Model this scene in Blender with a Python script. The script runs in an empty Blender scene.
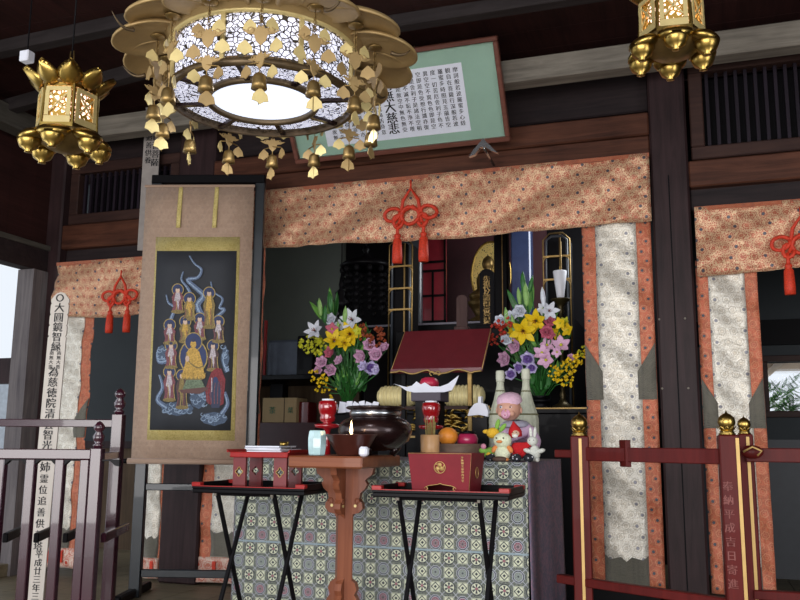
import bpy, math, random
from mathutils import Matrix, Vector, Euler
V = Vector
SC = bpy.context.scene
COL = SC.collection
random.seed(7)
PI = math.pi
# ------------------------------------------------------------ camera, world, lights, exposure
FPX = 850.0
CAM = V((0, 0, 1.1))
CR = Euler((math.radians(90 + 9.5), 0, math.radians(19))).to_matrix() @ Matrix.Rotation(math.radians(.45), 3, 'Z')
cd = bpy.data.cameras.new('camera'); cam = bpy.data.objects.new('camera', cd); COL.objects.link(cam)
cam.matrix_world = Matrix.Translation(CAM) @ CR.to_4x4()
cd.sensor_width = 36; cd.lens = 36 * FPX / 800; cd.clip_start = .05; cd.clip_end = 200
SC.camera = cam
w = bpy.data.worlds.new('sky'); SC.world = w; w.use_nodes = True
wb = w.node_tree.nodes['Background']; wb.inputs[0].default_value = (.86, .92, 1.0, 1); wb.inputs[1].default_value = 1.0
def area(name, loc, target, sx, sy, e, col):
    l = bpy.data.lights.new(name, 'AREA'); l.shape = 'RECTANGLE'; l.size = sx; l.size_y = sy; l.energy = e; l.color = col
    o = bpy.data.objects.new(name, l); COL.objects.link(o); o.location = loc
    o.rotation_euler = (V(target) - V(loc)).to_track_quat('-Z', 'Y').to_euler(); return o
area('daylight_front', (-1.0, -2.2, 1.3), (-1.6, 5, 1.0), 5.0, 1.9, 225, (1.0, .965, .95))
area('daylight_side', (-5.3, 1.2, 1.5), (-1.0, 3.6, .9), 2.2, 1.8, 34, (.82, .90, 1.0))
area('altar_side_fill', (2.2, 1.6, 1.3), (-1.0, 4.0, .8), 1.6, 1.6, 40, (.93, .95, 1.0))  # added fill lamp to brighten the right-hand side of the altar cloth
area('inner_hall_fill', (-.35, 5.9, 2.75), (-3.4, 7.0, 1.5), .9, .7, 20, (.93, .97, 1.0))  # added fill lamp to brighten the inner grey wall; no window here
SC.view_settings.view_transform = 'Standard'; SC.view_settings.look = 'None'
SC.view_settings.gamma = 1; SC.view_settings.use_curve_mapping = False
SC.view_settings.exposure = 0.0

# ------------------------------------------------------------ points from the photograph
def ray(px, py): return CR @ V(((px - 400) / FPX, (300 - py) / FPX, -1))
def atY(px, py, Y): r = ray(px, py); return CAM + r * ((Y - CAM.y) / r.y)
def atZ(px, py, Z): r = ray(px, py); return CAM + r * ((Z - CAM.z) / r.z)
def atD(px, py, d): return CAM + ray(px, py) * d
def hyp(px, py, Y): return atY(px, py, Y)

# ------------------------------------------------------------ materials
def lin(h):
    h = h.lstrip('#'); c = [int(h[i:i + 2], 16) / 255 for i in (0, 2, 4)]
    return tuple((x / 12.92 if x <= .04045 else ((x + .055) / 1.055) ** 2.4) for x in c) + (1,)
class NT:
    def __init__(s, name):
        s.m = bpy.data.materials.new(name); s.m.use_nodes = True; s.t = s.m.node_tree; s.b = s.t.nodes['Principled BSDF']
    def n(s, ty, **k):
        x = s.t.nodes.new(ty)
        for a, b in k.items(): setattr(x, a, b)
        return x
    def put(s, sock, v):
        if hasattr(v, 'is_output'): s.t.links.new(v, sock)
        else: sock.default_value = v
    def f(s, op, a, b=0.0, c=0.0):
        x = s.n('ShaderNodeMath', operation=op)
        s.put(x.inputs[0], a); s.put(x.inputs[1], b); s.put(x.inputs[2], c); return x.outputs[0]
    def add(s, a, b): return s.f('ADD', a, b)
    def sub(s, a, b): return s.f('SUBTRACT', a, b)
    def mul(s, a, b): return s.f('MULTIPLY', a, b)
    def lt(s, a, b): return s.f('LESS_THAN', a, b)
    def gt(s, a, b): return s.f('GREATER_THAN', a, b)
    def absd(s, a): return s.f('ABSOLUTE', a)
    def fr(s, a): return s.f('FRACT', a)
    def band(s, a, lo, hi): return s.mul(s.gt(a, lo), s.lt(a, hi))
    def mix(s, fac, a, b):
        x = s.n('ShaderNodeMix', data_type='RGBA'); s.put(x.inputs[0], fac); s.put(x.inputs[6], a); s.put(x.inputs[7], b); return x.outputs[2]
    def uv(s):
        x = s.n('ShaderNodeTexCoord'); y = s.n('ShaderNodeSeparateXYZ'); s.t.links.new(x.outputs['UV'], y.inputs[0])
        return x.outputs['UV'], y.outputs[0], y.outputs[1]
    def obj(s): return s.n('ShaderNodeTexCoord').outputs['Object']
    def noise(s, vec, scale, detail=4, rough=.6, dist=0):
        x = s.n('ShaderNodeTexNoise'); x.inputs['Scale'].default_value = scale; x.inputs['Detail'].default_value = detail
        x.inputs['Roughness'].default_value = rough; x.inputs['Distortion'].default_value = dist
        if vec is not None: s.t.links.new(vec, x.inputs['Vector'])
        return x.outputs[0]
    def scale(s, vec, sc):
        x = s.n('ShaderNodeMapping'); s.t.links.new(vec, x.inputs[0]); x.inputs['Scale'].default_value = sc; return x.outputs[0]
    def ramp(s, v, stops):
        x = s.n('ShaderNodeValToRGB'); s.put(x.inputs[0], v); e = x.color_ramp.elements
        while len(e) > 1: e.remove(e[-1])
        e[0].position = stops[0][0]; e[0].color = stops[0][1]
        for p, c in stops[1:]: q = e.new(p); q.color = c
        return x.outputs[0]
    def bump(s, h, strength=.3, dist=.01):
        x = s.n('ShaderNodeBump'); x.inputs['Strength'].default_value = strength; x.inputs['Distance'].default_value = dist
        s.put(x.inputs['Height'], h); s.t.links.new(x.outputs[0], s.b.inputs['Normal'])
    def set(s, **k):
        for a, v in k.items(): s.put(s.b.inputs[{'color': 'Base Color', 'rough': 'Roughness', 'metal': 'Metallic', 'spec': 'Specular IOR Level', 'coat': 'Coat Weight', 'alpha': 'Alpha', 'sheen': 'Sheen Weight', 'ec': 'Emission Color', 'es': 'Emission Strength', 'tr': 'Transmission Weight'}[a]], v)
        return s.m
def plain(name, col, rough=.5, metal=0, var=.12, sc=14, spec=.5, coat=0, bump=0):
    t = NT(name); c = lin(col); n = t.noise(t.obj(), sc)
    d = tuple(x * (1 - var) for x in c[:3]) + (1,); l = tuple(min(1, x * (1 + var)) for x in c[:3]) + (1,)
    t.set(color=t.ramp(n, [(.3, d), (.7, l)]), rough=rough, metal=metal, spec=spec, coat=coat)
    if bump: t.bump(n, bump, .004)
    return t.m
def wood(name, dark, light, axis='Z', rough=.55, sc=9, coat=0, spec=.2):
    t = NT(name); s = {'X': (.07, 1, 1), 'Y': (1, .07, 1), 'Z': (1, 1, .07)}[axis]
    v = t.scale(t.obj(), s); n = t.noise(v, sc * 3, 6, .65, .8); n2 = t.noise(t.obj(), 2.3, 3)
    g = t.add(t.mul(n, .65), t.mul(n2, .35))
    t.set(color=t.ramp(g, [(.32, lin(dark)), (.68, lin(light))]), rough=rough, coat=coat, spec=spec)
    t.bump(n, .25, .003); return t.m
def emis(name, col, e):
    t = NT(name); t.set(color=lin(col), ec=lin(col), es=e, rough=.6); return t.m

M = {}
M['pillar'] = wood('dark_pillar_wood', '#211718', '#3f2d2e', 'Z', .5)
M['beam'] = wood('reddish_beam_wood', '#301a13', '#6a4130', 'X', .5)
M['beam_dark'] = wood('dark_beam_wood', '#1c1618', '#352a2a', 'X', .6)
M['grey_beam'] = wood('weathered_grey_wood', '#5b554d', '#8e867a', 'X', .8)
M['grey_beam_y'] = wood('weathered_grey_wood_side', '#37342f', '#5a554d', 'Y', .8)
M['dim_beam'] = wood('aged_rafter_wood', '#1f1a1a', '#363030', 'X', .8)
M['grey_post'] = wood('weathered_post_wood', '#4e494c', '#77706f', 'Z', .8)
M['ceiling'] = wood('sooty_ceiling_boards', '#22100f', '#3b1f1c', 'Y', .7)
M['frame_wood'] = wood('lattice_frame_wood', '#2b1d1c', '#4a332c', 'X', .55)
M['slat'] = wood('lattice_slat_wood', '#1a151b', '#2f2630', 'Z', .5)
M['floor'] = wood('worn_floor_boards', '#5c5444', '#857a62', 'X', .5)
M['inner_wall'] = plain('grey_green_plaster', '#6d736c', .85, var=.08, sc=3)
M['dark_wall'] = plain('smoke_dark_plaster', '#272527', .8, sc=3)
M['slate_wall'] = plain('slate_plaster', '#363b3e', .8, var=.1, sc=2.5)
M['brown_panel'] = wood('brown_panel_wood', '#4a3a2c', '#6e5a45', 'Z', .6)
M['black'] = plain('black_lacquer', '#0b090c', .45, coat=.02, spec=.12)
M['black_matte'] = plain('black_iron', '#0d0b0e', .6, spec=.12)
M['blueblack'] = plain('bluish_black_lacquer', '#141b21', .35, coat=.25)
M['sheen_post'] = plain('lacquer_painted_sheen', '#3a4567', .2, coat=.7)  # bluish reflection on the shrine post put into its base colour
M['red_lacquer'] = plain('deep_red_lacquer', '#6f1f20', .3, coat=.3)
M['rail_red'] = wood('red_brown_rail_lacquer', '#46100e', '#5f1a17', 'Z', .5, coat=.03, spec=.15)
M['rail_purple'] = plain('purple_brown_rail_lacquer', '#35121f', .25, coat=.6)
M['red_bright'] = plain('vermilion_lacquer', '#961b19', .4, coat=.1, spec=.3)
M['red_gloss'] = plain('glossy_crimson_glaze', '#9c1119', .12, coat=.8, spec=.7)
M['maroon'] = plain('maroon_lacquer', '#652027', .4, coat=.1)
M['maroon_box'] = plain('dusky_red_lacquer', '#741a24', .5, coat=0, spec=.2)
M['cord_red'] = plain('red_silk_cord', '#d23a1e', .6, sc=120, var=.3, bump=.4)
M['gold'] = plain('bright_gold', '#b39550', .3, 1, var=.2, sc=20)
M['gold_pale'] = plain('pale_gilt', '#cfbb80', .45, .3, var=.1, sc=20)
M['gold_dull'] = plain('dull_brass', '#8c7347', .42, .85, var=.25, sc=25)
M['gold_tan'] = plain('tan_gilt_plate', '#a58a5c', .5, .4, var=.15, sc=12)
M['gold_line'] = plain('gold_leaf_line', '#b8965a', .45, .4)
M['bronze_ring'] = plain('aged_brass', '#5e4e38', .45, .6, var=.25, sc=25)
M['pleat_gold'] = plain('pale_gold_foil_paper', '#f0dfa4', .45, .15, var=.06)
M['white'] = plain('white_paper', '#dfe0ea', .7, var=.03)
M['offwhite'] = plain('old_white_paper', '#cfc8c4', .8, var=.04)
M['ink'] = plain('sumi_ink', '#17151a', .6)
M['sotoba'] = wood('pale_fresh_wood', '#c9beb2', '#e4dcd2', 'Z', .7)
M['table_wood'] = wood('polished_brown_wood', '#6a3723', '#8f5638', 'X', .4, coat=.15)
M['table_wood_z'] = wood('polished_brown_wood_upright', '#6a3826', '#8d553b', 'Z', .42, coat=.1)
M['bronze'] = plain('dark_bronze', '#2a1a19', .25, .55, var=.3, sc=9, coat=.2)
M['bowl_wood'] = plain('red_brown_bowl', '#44201a', .35, coat=.2)
M['steel'] = plain('brushed_steel', '#b9babc', .25, 1)
M['green_mat'] = plain('sage_mount_paper', '#8fae9a', .6, var=.05, sc=5)
M['frame_brown'] = wood('brown_picture_frame_wood', '#5a332b', '#7d4f42', 'X', .35, coat=.3)
M['green'] = plain('leaf_green', '#2f6a2c', .45, var=.35, sc=30)
M['green_l'] = plain('bright_leaf_green', '#6aa344', .45, var=.25, sc=30)
M['brown_card'] = plain('tan_card', '#a58d66', .8, var=.06)
M['bottle'] = plain('wrapped_straw_paper', '#b9bba6', .7, var=.12, sc=60, bump=.3)
M['bamboo'] = plain('bamboo_skin', '#c99b6b', .4, var=.12, sc=12)
M['incense'] = plain('incense_stick', '#8c7b45', .8, var=.3, sc=80)
M['orange'] = plain('orange_peel', '#e08a2c', .45, var=.08, sc=60, bump=.3)
M['magenta'] = plain('magenta_lacquer', '#b02a55', .3, coat=.3)
M['celadon'] = plain('pale_celadon_glaze', '#a9c6c8', .2, var=.15, sc=30, coat=.5)
M['grey_wood'] = wood('greyed_tray_wood', '#5c4a40', '#80695a', 'X', .6)
def pale_wood_lattice(): pass

def wax():
    t = NT('white_wax'); return t.set(color=lin('#e8e8f0'), rough=.4)
M['wax'] = wax()
M['flame'] = emis('candle_flame', '#ffd9a0', 14)
M['lamp_white'] = emis('lit_white_diffuser', '#dfe9ff', 1.18)
M['drum_white'] = emis('lit_drum_paper', '#e6e8fc', 1.0)
M['lantern_glow'] = emis('lantern_glow_paper', '#ffe2cf', 2.2)

def brocade(name, base, base2, thread, ring, dot, p=.062, glit=.5, rough=.5, metal=.15):
    t = NT(name); uvv, u, v = t.uv()
    cu = t.mul(u, 1 / p); cv = t.mul(v, 1 / p)
    row = t.f('FLOOR', cv); off = t.mul(t.f('MODULO', t.absd(row), 2.0), .5)
    fu = t.sub(t.fr(t.add(cu, off)), .5); fv = t.sub(t.fr(cv), .5)
    r = t.f('SQRT', t.add(t.mul(fu, fu), t.mul(fv, fv)))
    ang = t.f('ARCTAN2', fv, fu)
    wav = t.mul(t.f('SINE', t.mul(ang, 6.0)), .03)
    r2 = t.add(r, wav)
    ringm = t.mul(t.add(t.band(r2, .30, .36), t.band(r, .12, .16)), .75)
    # small scrolls between
    vo = t.n('ShaderNodeTexVoronoi', feature='DISTANCE_TO_EDGE'); t.t.links.new(uvv, vo.inputs['Vector']); vo.inputs['Scale'].default_value = 95
    scro = t.mul(t.lt(vo.outputs[0], .12), t.gt(r2, .17))
    no = t.noise(uvv, 18, 4)
    fine = t.noise(uvv, 220, 2)
    colm = t.f('MODULO', t.absd(t.f('FLOOR', t.add(cu, off))), 3.0)
    dotm = t.mul(t.lt(r, .15), t.lt(colm, .5))
    c = t.mix(t.gt(no, .5), lin(base), lin(base2))
    c = t.mix(t.mul(scro, glit), c, lin(thread))
    c = t.mix(t.mul(t.gt(fine, .52), glit * .55), c, lin(thread))
    c = t.mix(t.f('MINIMUM', ringm, 1.0), c, lin(ring))
    c = t.mix(dotm, c, lin(dot))
    t.set(color=c, rough=rough, metal=metal, sheen=.2)
    t.bump(t.add(t.add(t.mul(fine, .5), scro), t.mul(no, 5.0)), .45, .003)
    return t.m
M['broc_orange'] = brocade('orange_gold_brocade', '#b8583e', '#a84c38', '#dfbd94', '#b8563c', '#55545a', .058, .95, .42, .25)
M['broc_orange2'] = brocade('plain_orange_brocade_edge', '#c25e40', '#ad5238', '#cf8f66', '#d4966e', '#4b4a50', .055, .3)
M['broc_cream'] = brocade('cream_gold_brocade', '#c4b8a4', '#d2c8b6', '#e9e4d8', '#a89f90', '#86858b', .058, .8, .38, .25)
M['broc_grey'] = brocade('dark_green_brocade_hills', '#56564e', '#6b675c', '#8e8878', '#77705f', '#393b40', .05, .5)
M['broc_knot'] = brocade('orange_red_brocade_foot', '#c56848', '#d4b09c', '#e6d3c4', '#c23a22', '#c23a22', .07, .6)
def altar_cloth():
    t = NT('octagon_medallion_cloth'); uvv, u, v = t.uv(); p = .0575
    cu = t.mul(u, 1 / p); cv = t.mul(v, 1 / p)
    iu = t.f('MODULO', t.add(t.f('FLOOR', cu), 200.0), 2.0); iv = t.f('MODULO', t.add(t.f('FLOOR', cv), 200.0), 2.0)
    row = t.f('MODULO', t.add(t.f('FLOOR', t.mul(cv, .5)), 200.0), 2.0)
    fu = t.absd(t.sub(t.fr(cu), .5)); fv = t.absd(t.sub(t.fr(cv), .5))
    r = t.f('SQRT', t.add(t.mul(fu, fu), t.mul(fv, fv)))
    man = t.add(fu, fv); mx = t.f('MAXIMUM', fu, fv); octo = t.f('MAXIMUM', mx, t.mul(man, .72))
    ang = t.f('ARCTAN2', t.sub(t.fr(cv), .5), t.sub(t.fr(cu), .5))
    pet = t.f('COSINE', t.mul(ang, 8.0))
    eu = t.lt(iu, .5); ev = t.lt(iv, .5); isO = t.mul(eu, ev); isW = t.mul(t.sub(1.0, eu), t.sub(1.0, ev)); isS = t.sub(1.0, t.add(isO, isW))
    bg = lin('#565a58'); line = lin('#b4b7c2'); pale = lin('#cdd0b6'); dk = lin('#3d4144')
    fine = t.noise(uvv, 260, 2)
    base = t.mix(t.gt(fine, .5), lin('#434847'), lin('#7f8478'))
    # octagon cells
    med = t.mix(row, lin('#8a4d5a'), lin('#7d8478'))
    o = t.mix(t.lt(octo, .44), base, line); o = t.mix(t.lt(octo, .40), o, dk); o = t.mix(t.lt(r, .33), o, line)
    o = t.mix(t.lt(r, .29), o, med); o = t.mix(t.mul(t.lt(r, .22), t.gt(pet, .2)), o, lin('#8f9a9a')); o = t.mix(t.lt(r, .07), o, dk)
    # wheels
    wcol = t.mix(t.lt(octo, .45), base, dk); wcol = t.mix(t.lt(r, .38), wcol, pale)
    wcol = t.mix(t.mul(t.band(r, .08, .33), t.lt(t.f('COSINE', t.mul(ang, 6.0)), .1)), wcol, dk); wcol = t.mix(t.lt(r, .10), wcol, lin('#96606a'))
    # squares
    q = t.mix(t.lt(mx, .37), base, pale); q = t.mix(t.mul(t.lt(man, .34), t.gt(man, .25)), q, dk); q = t.mix(t.lt(man, .12), q, dk)
    q = t.mix(t.band(mx, .31, .34), q, lin('#6c7060'))
    c = t.mix(isO, t.mix(isW, q, wcol), o)
    gl = t.band(t.sub(fu, fv), -.03, .03)
    c = t.mix(t.mul(t.mul(gl, t.gt(man, .62)), .8), c, line)
    seam = t.f('MAXIMUM', t.lt(t.absd(t.sub(v, .46)), .0035), t.lt(t.absd(t.sub(v, .0)), .001))
    c = t.mix(seam, c, lin('#8ea0a8'))
    t.set(color=c, rough=.6, spec=.4); t.bump(fine, .2, .001); return t.m
M['altar_cloth'] = altar_cloth()
def altar_side():
    t = NT('cloth_shaded_side_tint'); uvv, u, v = t.uv(); n = t.noise(uvv, 60, 3); n2 = t.noise(uvv, 14, 2)  # purple tone of the altar's shaded side put into the cloth colour
    t.set(color=t.mix(t.gt(t.add(t.mul(n, .6), t.mul(n2, .4)), .5), lin('#6c6678'), lin('#8a6f80')), rough=.7); return t.m
M['scroll_edge'] = brocade('beige_scroll_brocade', '#a88b76', '#b0937d', '#ba9f89', '#a08470', '#a08877', .03, .3, .8, 0)
M['scroll_gold'] = brocade('gold_scroll_brocade', '#b79f4f', '#c4ae62', '#ddcb88', '#d6c27a', '#b09a4a', .018, .6, .5, .2)
M['scroll_dark'] = plain('indigo_black_silk', '#33353a', .8, var=.06, sc=8)
def drum_lattice(name, dens, col, thr):
    t = NT(name); uvv, u, v = t.uv()
    vo = t.n('ShaderNodeTexVoronoi', feature='DISTANCE_TO_EDGE'); t.t.links.new(uvv, vo.inputs['Vector']); vo.inputs['Scale'].default_value = dens
    n = t.noise(uvv, dens * .35, 3, .5, 1.5)
    a = t.f('MAXIMUM', t.lt(vo.outputs[0], thr), t.band(n, .485, .515))
    t.set(color=lin(col), rough=.45, metal=.5, alpha=a); return t.m
M['filigree'] = drum_lattice('pierced_gilt_filigree', 60, '#4d463c', .075)
M['filigree2'] = drum_lattice('pierced_brass_filigree', 75, '#4b453c', .06)
M['lantern_lattice'] = drum_lattice('pierced_lantern_brass', 60, '#c9a04a', .16)
def glass(name):
    t = NT(name); t.set(color=(1, 1, 1, 1), rough=.03, tr=1.0); t.b.inputs['IOR'].default_value = 1.12; t.b.inputs['Alpha'].default_value = .25; return t.m
M['glass'] = glass('thin_glass')
def col(name, c, r=.6, **k):
    if name not in M: M[name] = plain(name, c, r, **k)
    return M[name]

# ------------------------------------------------------------ mesh builder
class MB:
    def __init__(s): s.v = []; s.f = []; s.mi = []; s.uv = []; s.mats = []; s.sm = []
    def slot(s, m):
        if m not in s.mats: s.mats.append(m)
        return s.mats.index(m)
    def raw(s, vs, fs, m, xf=None, uvs=None, smooth=False):
        b = len(s.v); i = s.slot(m)
        s.v += [tuple(xf @ V(p)) if xf is not None else tuple(p) for p in vs]
        for k, f in enumerate(fs):
            s.f.append(tuple(b + q for q in f)); s.mi.append(i); s.sm.append(smooth)
            s.uv.append([uvs[q] for q in f] if uvs else None)
        return s
    def box(s, lo, hi, m, xf=None, bev=0):
        x0, y0, z0 = lo; x1, y1, z1 = hi
        vs = [(x0, y0, z0), (x1, y0, z0), (x1, y1, z0), (x0, y1, z0), (x0, y0, z1), (x1, y0, z1), (x1, y1, z1), (x0, y1, z1)]
        if not bev:
            return s.raw(vs, [(0, 3, 2, 1), (4, 5, 6, 7), (0, 1, 5, 4), (1, 2, 6, 5), (2, 3, 7, 6), (3, 0, 4, 7)], m, xf)
        b = bev
        pts = [(x0 + b, y0 + b), (x1 - b, y0 + b), (x1 - b, y1 - b), (x0 + b, y1 - b)]
        ring = lambda z, e: [(x0 + e, y0 + b, z), (x0 + b, y0 + e, z), (x1 - b, y0 + e, z), (x1 - e, y0 + b, z), (x1 - e, y1 - b, z), (x1 - b, y1 - e, z), (x0 + b, y1 - e, z), (x0 + e, y1 - b, z)]
        rr = [ring(z0, b), ring(z0 + b, 0), ring(z1 - b, 0), ring(z1, b)]
        vs = sum(rr, []); fs = [tuple(range(7, -1, -1)), tuple(range(24, 32))]
        for k in range(3):
            for j in range(8): fs.append((k * 8 + j, k * 8 + (j + 1) % 8, k * 8 + 8 + (j + 1) % 8, k * 8 + 8 + j))
        return s.raw(vs, fs, m, xf)
    def cbox(s, c, size, m, xf=None, bev=0):
        return s.box([c[i] - size[i] / 2 for i in range(3)], [c[i] + size[i] / 2 for i in range(3)], m, xf, bev)
    def lathe(s, prof, m, n=24, xf=None, squash=None, cap=True):
        vs = []; fs = []
        for r, z in prof:
            for k in range(n):
                a = 2 * PI * k / n; rr = r * (squash(a, z) if squash else 1); vs.append((rr * math.cos(a), rr * math.sin(a), z))
        L = len(prof)
        for i in range(L - 1):
            for k in range(n): fs.append((i * n + k, i * n + (k + 1) % n, (i + 1) * n + (k + 1) % n, (i + 1) * n + k))
        if cap:
            if prof[0][0] > 1e-4: fs.append(tuple(range(n - 1, -1, -1)))
            if prof[-1][0] > 1e-4: fs.append(tuple((L - 1) * n + k for k in range(n)))
        return s.raw(vs, fs, m, xf, smooth=n > 8)
    def cyl(s, p0, p1, r0, m, r1=None, n=12):
        p0 = V(p0); p1 = V(p1); d = p1 - p0; r1 = r0 if r1 is None else r1
        xf = Matrix.Translation(p0) @ d.to_track_quat('Z', 'Y').to_matrix().to_4x4()
        return s.lathe([(r0, 0), (r1, d.length)], m, n, xf)
    def ball(s, c, r, m, sc=(1, 1, 1), n=14, rot=None):
        prof = [(math.sin(PI * k / (n // 2 + 2)), -math.cos(PI * k / (n // 2 + 2))) for k in range(n // 2 + 3)]
        prof[0] = (1e-5, -1); prof[-1] = (1e-5, 1)
        xf = Matrix.Translation(V(c)) @ (rot.to_4x4() if rot else Matrix.Identity(4)) @ Matrix.Diagonal((r * sc[0], r * sc[1], r * sc[2], 1))
        return s.lathe(prof, m, n, xf, cap=False)
    def tube(s, pts, r, m, n=8, closed=False):
        pts = [V(p) for p in pts]; L = len(pts); vs = []; fs = []; up = None
        for i, p in enumerate(pts):
            a = pts[(i - 1) % L] if (closed or i) else p; b = pts[(i + 1) % L] if (closed or i < L - 1) else p
            d = (b - a).normalized()
            if up is None: up = d.orthogonal().normalized()
            up = (up - d * up.dot(d)).normalized(); q = d.cross(up); rr = r(i / (L - 1)) if callable(r) else r
            for k in range(n): t = 2 * PI * k / n; vs.append(p + up * rr * math.cos(t) + q * rr * math.sin(t))
        for i in range(L if closed else L - 1):
            j = (i + 1) % L
            for k in range(n): fs.append((i * n + k, i * n + (k + 1) % n, j * n + (k + 1) % n, j * n + k))
        if not closed: fs += [tuple(range(n - 1, -1, -1)), tuple((L - 1) * n + k for k in range(n))]
        return s.raw(vs, fs, m, smooth=True)
    def prism(s, poly, t0, t1, m, xf=None):
        """poly in local xz-plane, extruded along y"""
        n = len(poly); vs = [(x, t0, z) for x, z in poly] + [(x, t1, z) for x, z in poly]
        fs = [tuple(range(n)), tuple(range(2 * n - 1, n - 1, -1))] + [(k, n + k, n + (k + 1) % n, (k + 1) % n) for k in range(n)]
        return s.raw(vs, fs, m, xf)
    def sheet(s, fn, nu, nv, m, su=1, sv=1, thick=0, smooth=True, xf=None):
        """fn(u,v)->point ; uv scaled by su,sv (metres)"""
        vs = []; uvs = []; fs = []
        for j in range(nv + 1):
            for i in range(nu + 1): vs.append(V(fn(i / nu, j / nv))); uvs.append((i / nu * su, j / nv * sv))
        W = nu + 1
        for j in range(nv):
            for i in range(nu): fs.append((j * W + i, j * W + i + 1, (j + 1) * W + i + 1, (j + 1) * W + i))
        if thick:
            n = len(vs); nn = (vs[1] - vs[0]).cross(vs[W] - vs[0]).normalized() * thick
            vs += [p - nn for p in vs]; uvs += uvs
            fs += [tuple(n + q for q in reversed(f)) for f in fs[:nu * nv]]
            for i in range(nu): fs.append((i + 1, i, n + i, n + i + 1)); a = nv * W + i; fs.append((a, a + 1, n + a + 1, n + a))
            for j in range(nv): a = j * W; fs.append((a, a + W, n + a + W, n + a)); b = a + nu; fs.append((b + W, b, n + b, n + b + W))
        return s.raw(vs, fs, m, xf, uvs, smooth)
    def build(s, name, parent=None, label=None, cat=None, group=None, kind=None, uvbox=False):
        me = bpy.data.meshes.new(name); inv = None
        if parent is not None:
            inv = world(parent).inverted()
        me.from_pydata([tuple(inv @ V(p)) if inv else p for p in s.v], [], s.f)
        for m in s.mats: me.materials.append(m)
        me.polygons.foreach_set('material_index', s.mi); me.polygons.foreach_set('use_smooth', s.sm)
        if any(u is not None for u in s.uv):
            l = me.uv_layers.new(name='UVMap'); k = 0
            for f, u in zip(s.f, s.uv):
                for q in range(len(f)):
                    if u is not None: l.data[k].uv = u[q]
                    k += 1
        me.update(); o = bpy.data.objects.new(name, me); COL.objects.link(o)
        if parent is not None: o.parent = parent
        tag(o, label, cat, group, kind); return o
def world(o):
    m = Matrix.Translation(o.location) @ o.rotation_euler.to_matrix().to_4x4()
    return world(o.parent) @ m if o.parent else m
def tag(o, label=None, cat=None, group=None, kind=None):
    for k, v in (('label', label), ('category', cat), ('group', group), ('kind', kind)):
        if v: o[k] = v
    return o
def thing(name, label, cat, loc=(0, 0, 0), rz=0, group=None):
    o = bpy.data.objects.new(name, None); COL.objects.link(o); o.location = loc; o.rotation_euler = (0, 0, rz)
    o.empty_display_size = .1; return tag(o, label, cat, group)
def copy_tree(o, parent=None):
    c = o.copy(); COL.objects.link(c); c.parent = parent
    for ch in [x for x in bpy.data.objects if x.parent == o]: copy_tree(ch, c)
    return c
def T(x, y, z): return Matrix.Translation((x, y, z))
def RX(a): return Matrix.Rotation(a, 4, 'X')
def RY(a): return Matrix.Rotation(a, 4, 'Y')
def RZ(a): return Matrix.Rotation(a, 4, 'Z')
def struct(name, mb, parent=None): return mb.build(name, parent, kind=None if parent else 'structure')
GL = {}
def glyph(ch):
    if ch not in GL:
        c = bpy.data.curves.new('glyph', 'FONT'); c.body = ch; c.resolution_u = 1; c.size = 1
        o = bpy.data.objects.new('glyph', c); m = bpy.data.meshes.new_from_object(o)
        GL[ch] = ([tuple(v.co) for v in m.vertices], [tuple(p.vertices) for p in m.polygons])
        bpy.data.objects.remove(o); bpy.data.meshes.remove(m); bpy.data.curves.remove(c)
    return GL[ch]
def write(mb, ch, m, xf, size, bold=0):
    """glyph in the local xz plane facing -y, centred"""
    vs, fs = glyph(ch)
    for d in ([0] if not bold else [-bold, bold]):
        mb.raw([((x - .5 + d) * size, 0, (y - .38) * size) for x, y, z in vs], fs, m, xf)
def column(mb, text, m, xf, x, z, size, step, bold=0):
    for k, ch in enumerate(text): write(mb, ch, m, xf @ T(x, 0, z - k * step), size, bold)

# ------------------------------------------------------------ the setting
F = 4.95; FL = .2
def X(px, py=400, Y=F): return atY(px, py, Y).x
def Z(px, py, Y=F): return atY(px, py, Y).z
def fbox(name, x0, x1, z0, z1, y0, y1, m, bev=0, parent=None):
    b = MB(); b.box((min(x0, x1), y0, min(z0, z1)), (max(x0, x1), y1, max(z0, z1)), m, None, bev); return struct(name, b, parent)
LW = X(43, 400)            # plane of the side wall on the garden side
b = MB()
for k in range(34): b.box((-5.2 + k * .25, 1.2, FL - .12), (-5.2 + k * .25 + .246, 8.4, FL), M['floor'])
struct('floor', b)
b = MB(); b.box((-14, -6, -.5), (9, 1.2, -.4), col('courtyard_gravel', '#8c877c', .9)); struct('ground', b)
b = MB(); b.box((-14, 1.2, -.5), (-5.2, 12, -.4), col('garden_gravel', '#9a968c', .9)); b.box((-5.2, 1.2, -.4), (3.3, 1.24, FL - .12), M['dim_beam']); struct('ground_garden', b)
CZ = 3.42
b = MB()
for k in range(22): b.box((-5.2, .2 + k * .24, CZ), (3.3, .2 + k * .24 + .236, CZ + .04), M['ceiling'])
struct('ceiling', b)
fbox('wall_right', 2.4, 2.5, FL, CZ, 1.6, 8.4, M['dark_wall'])

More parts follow.
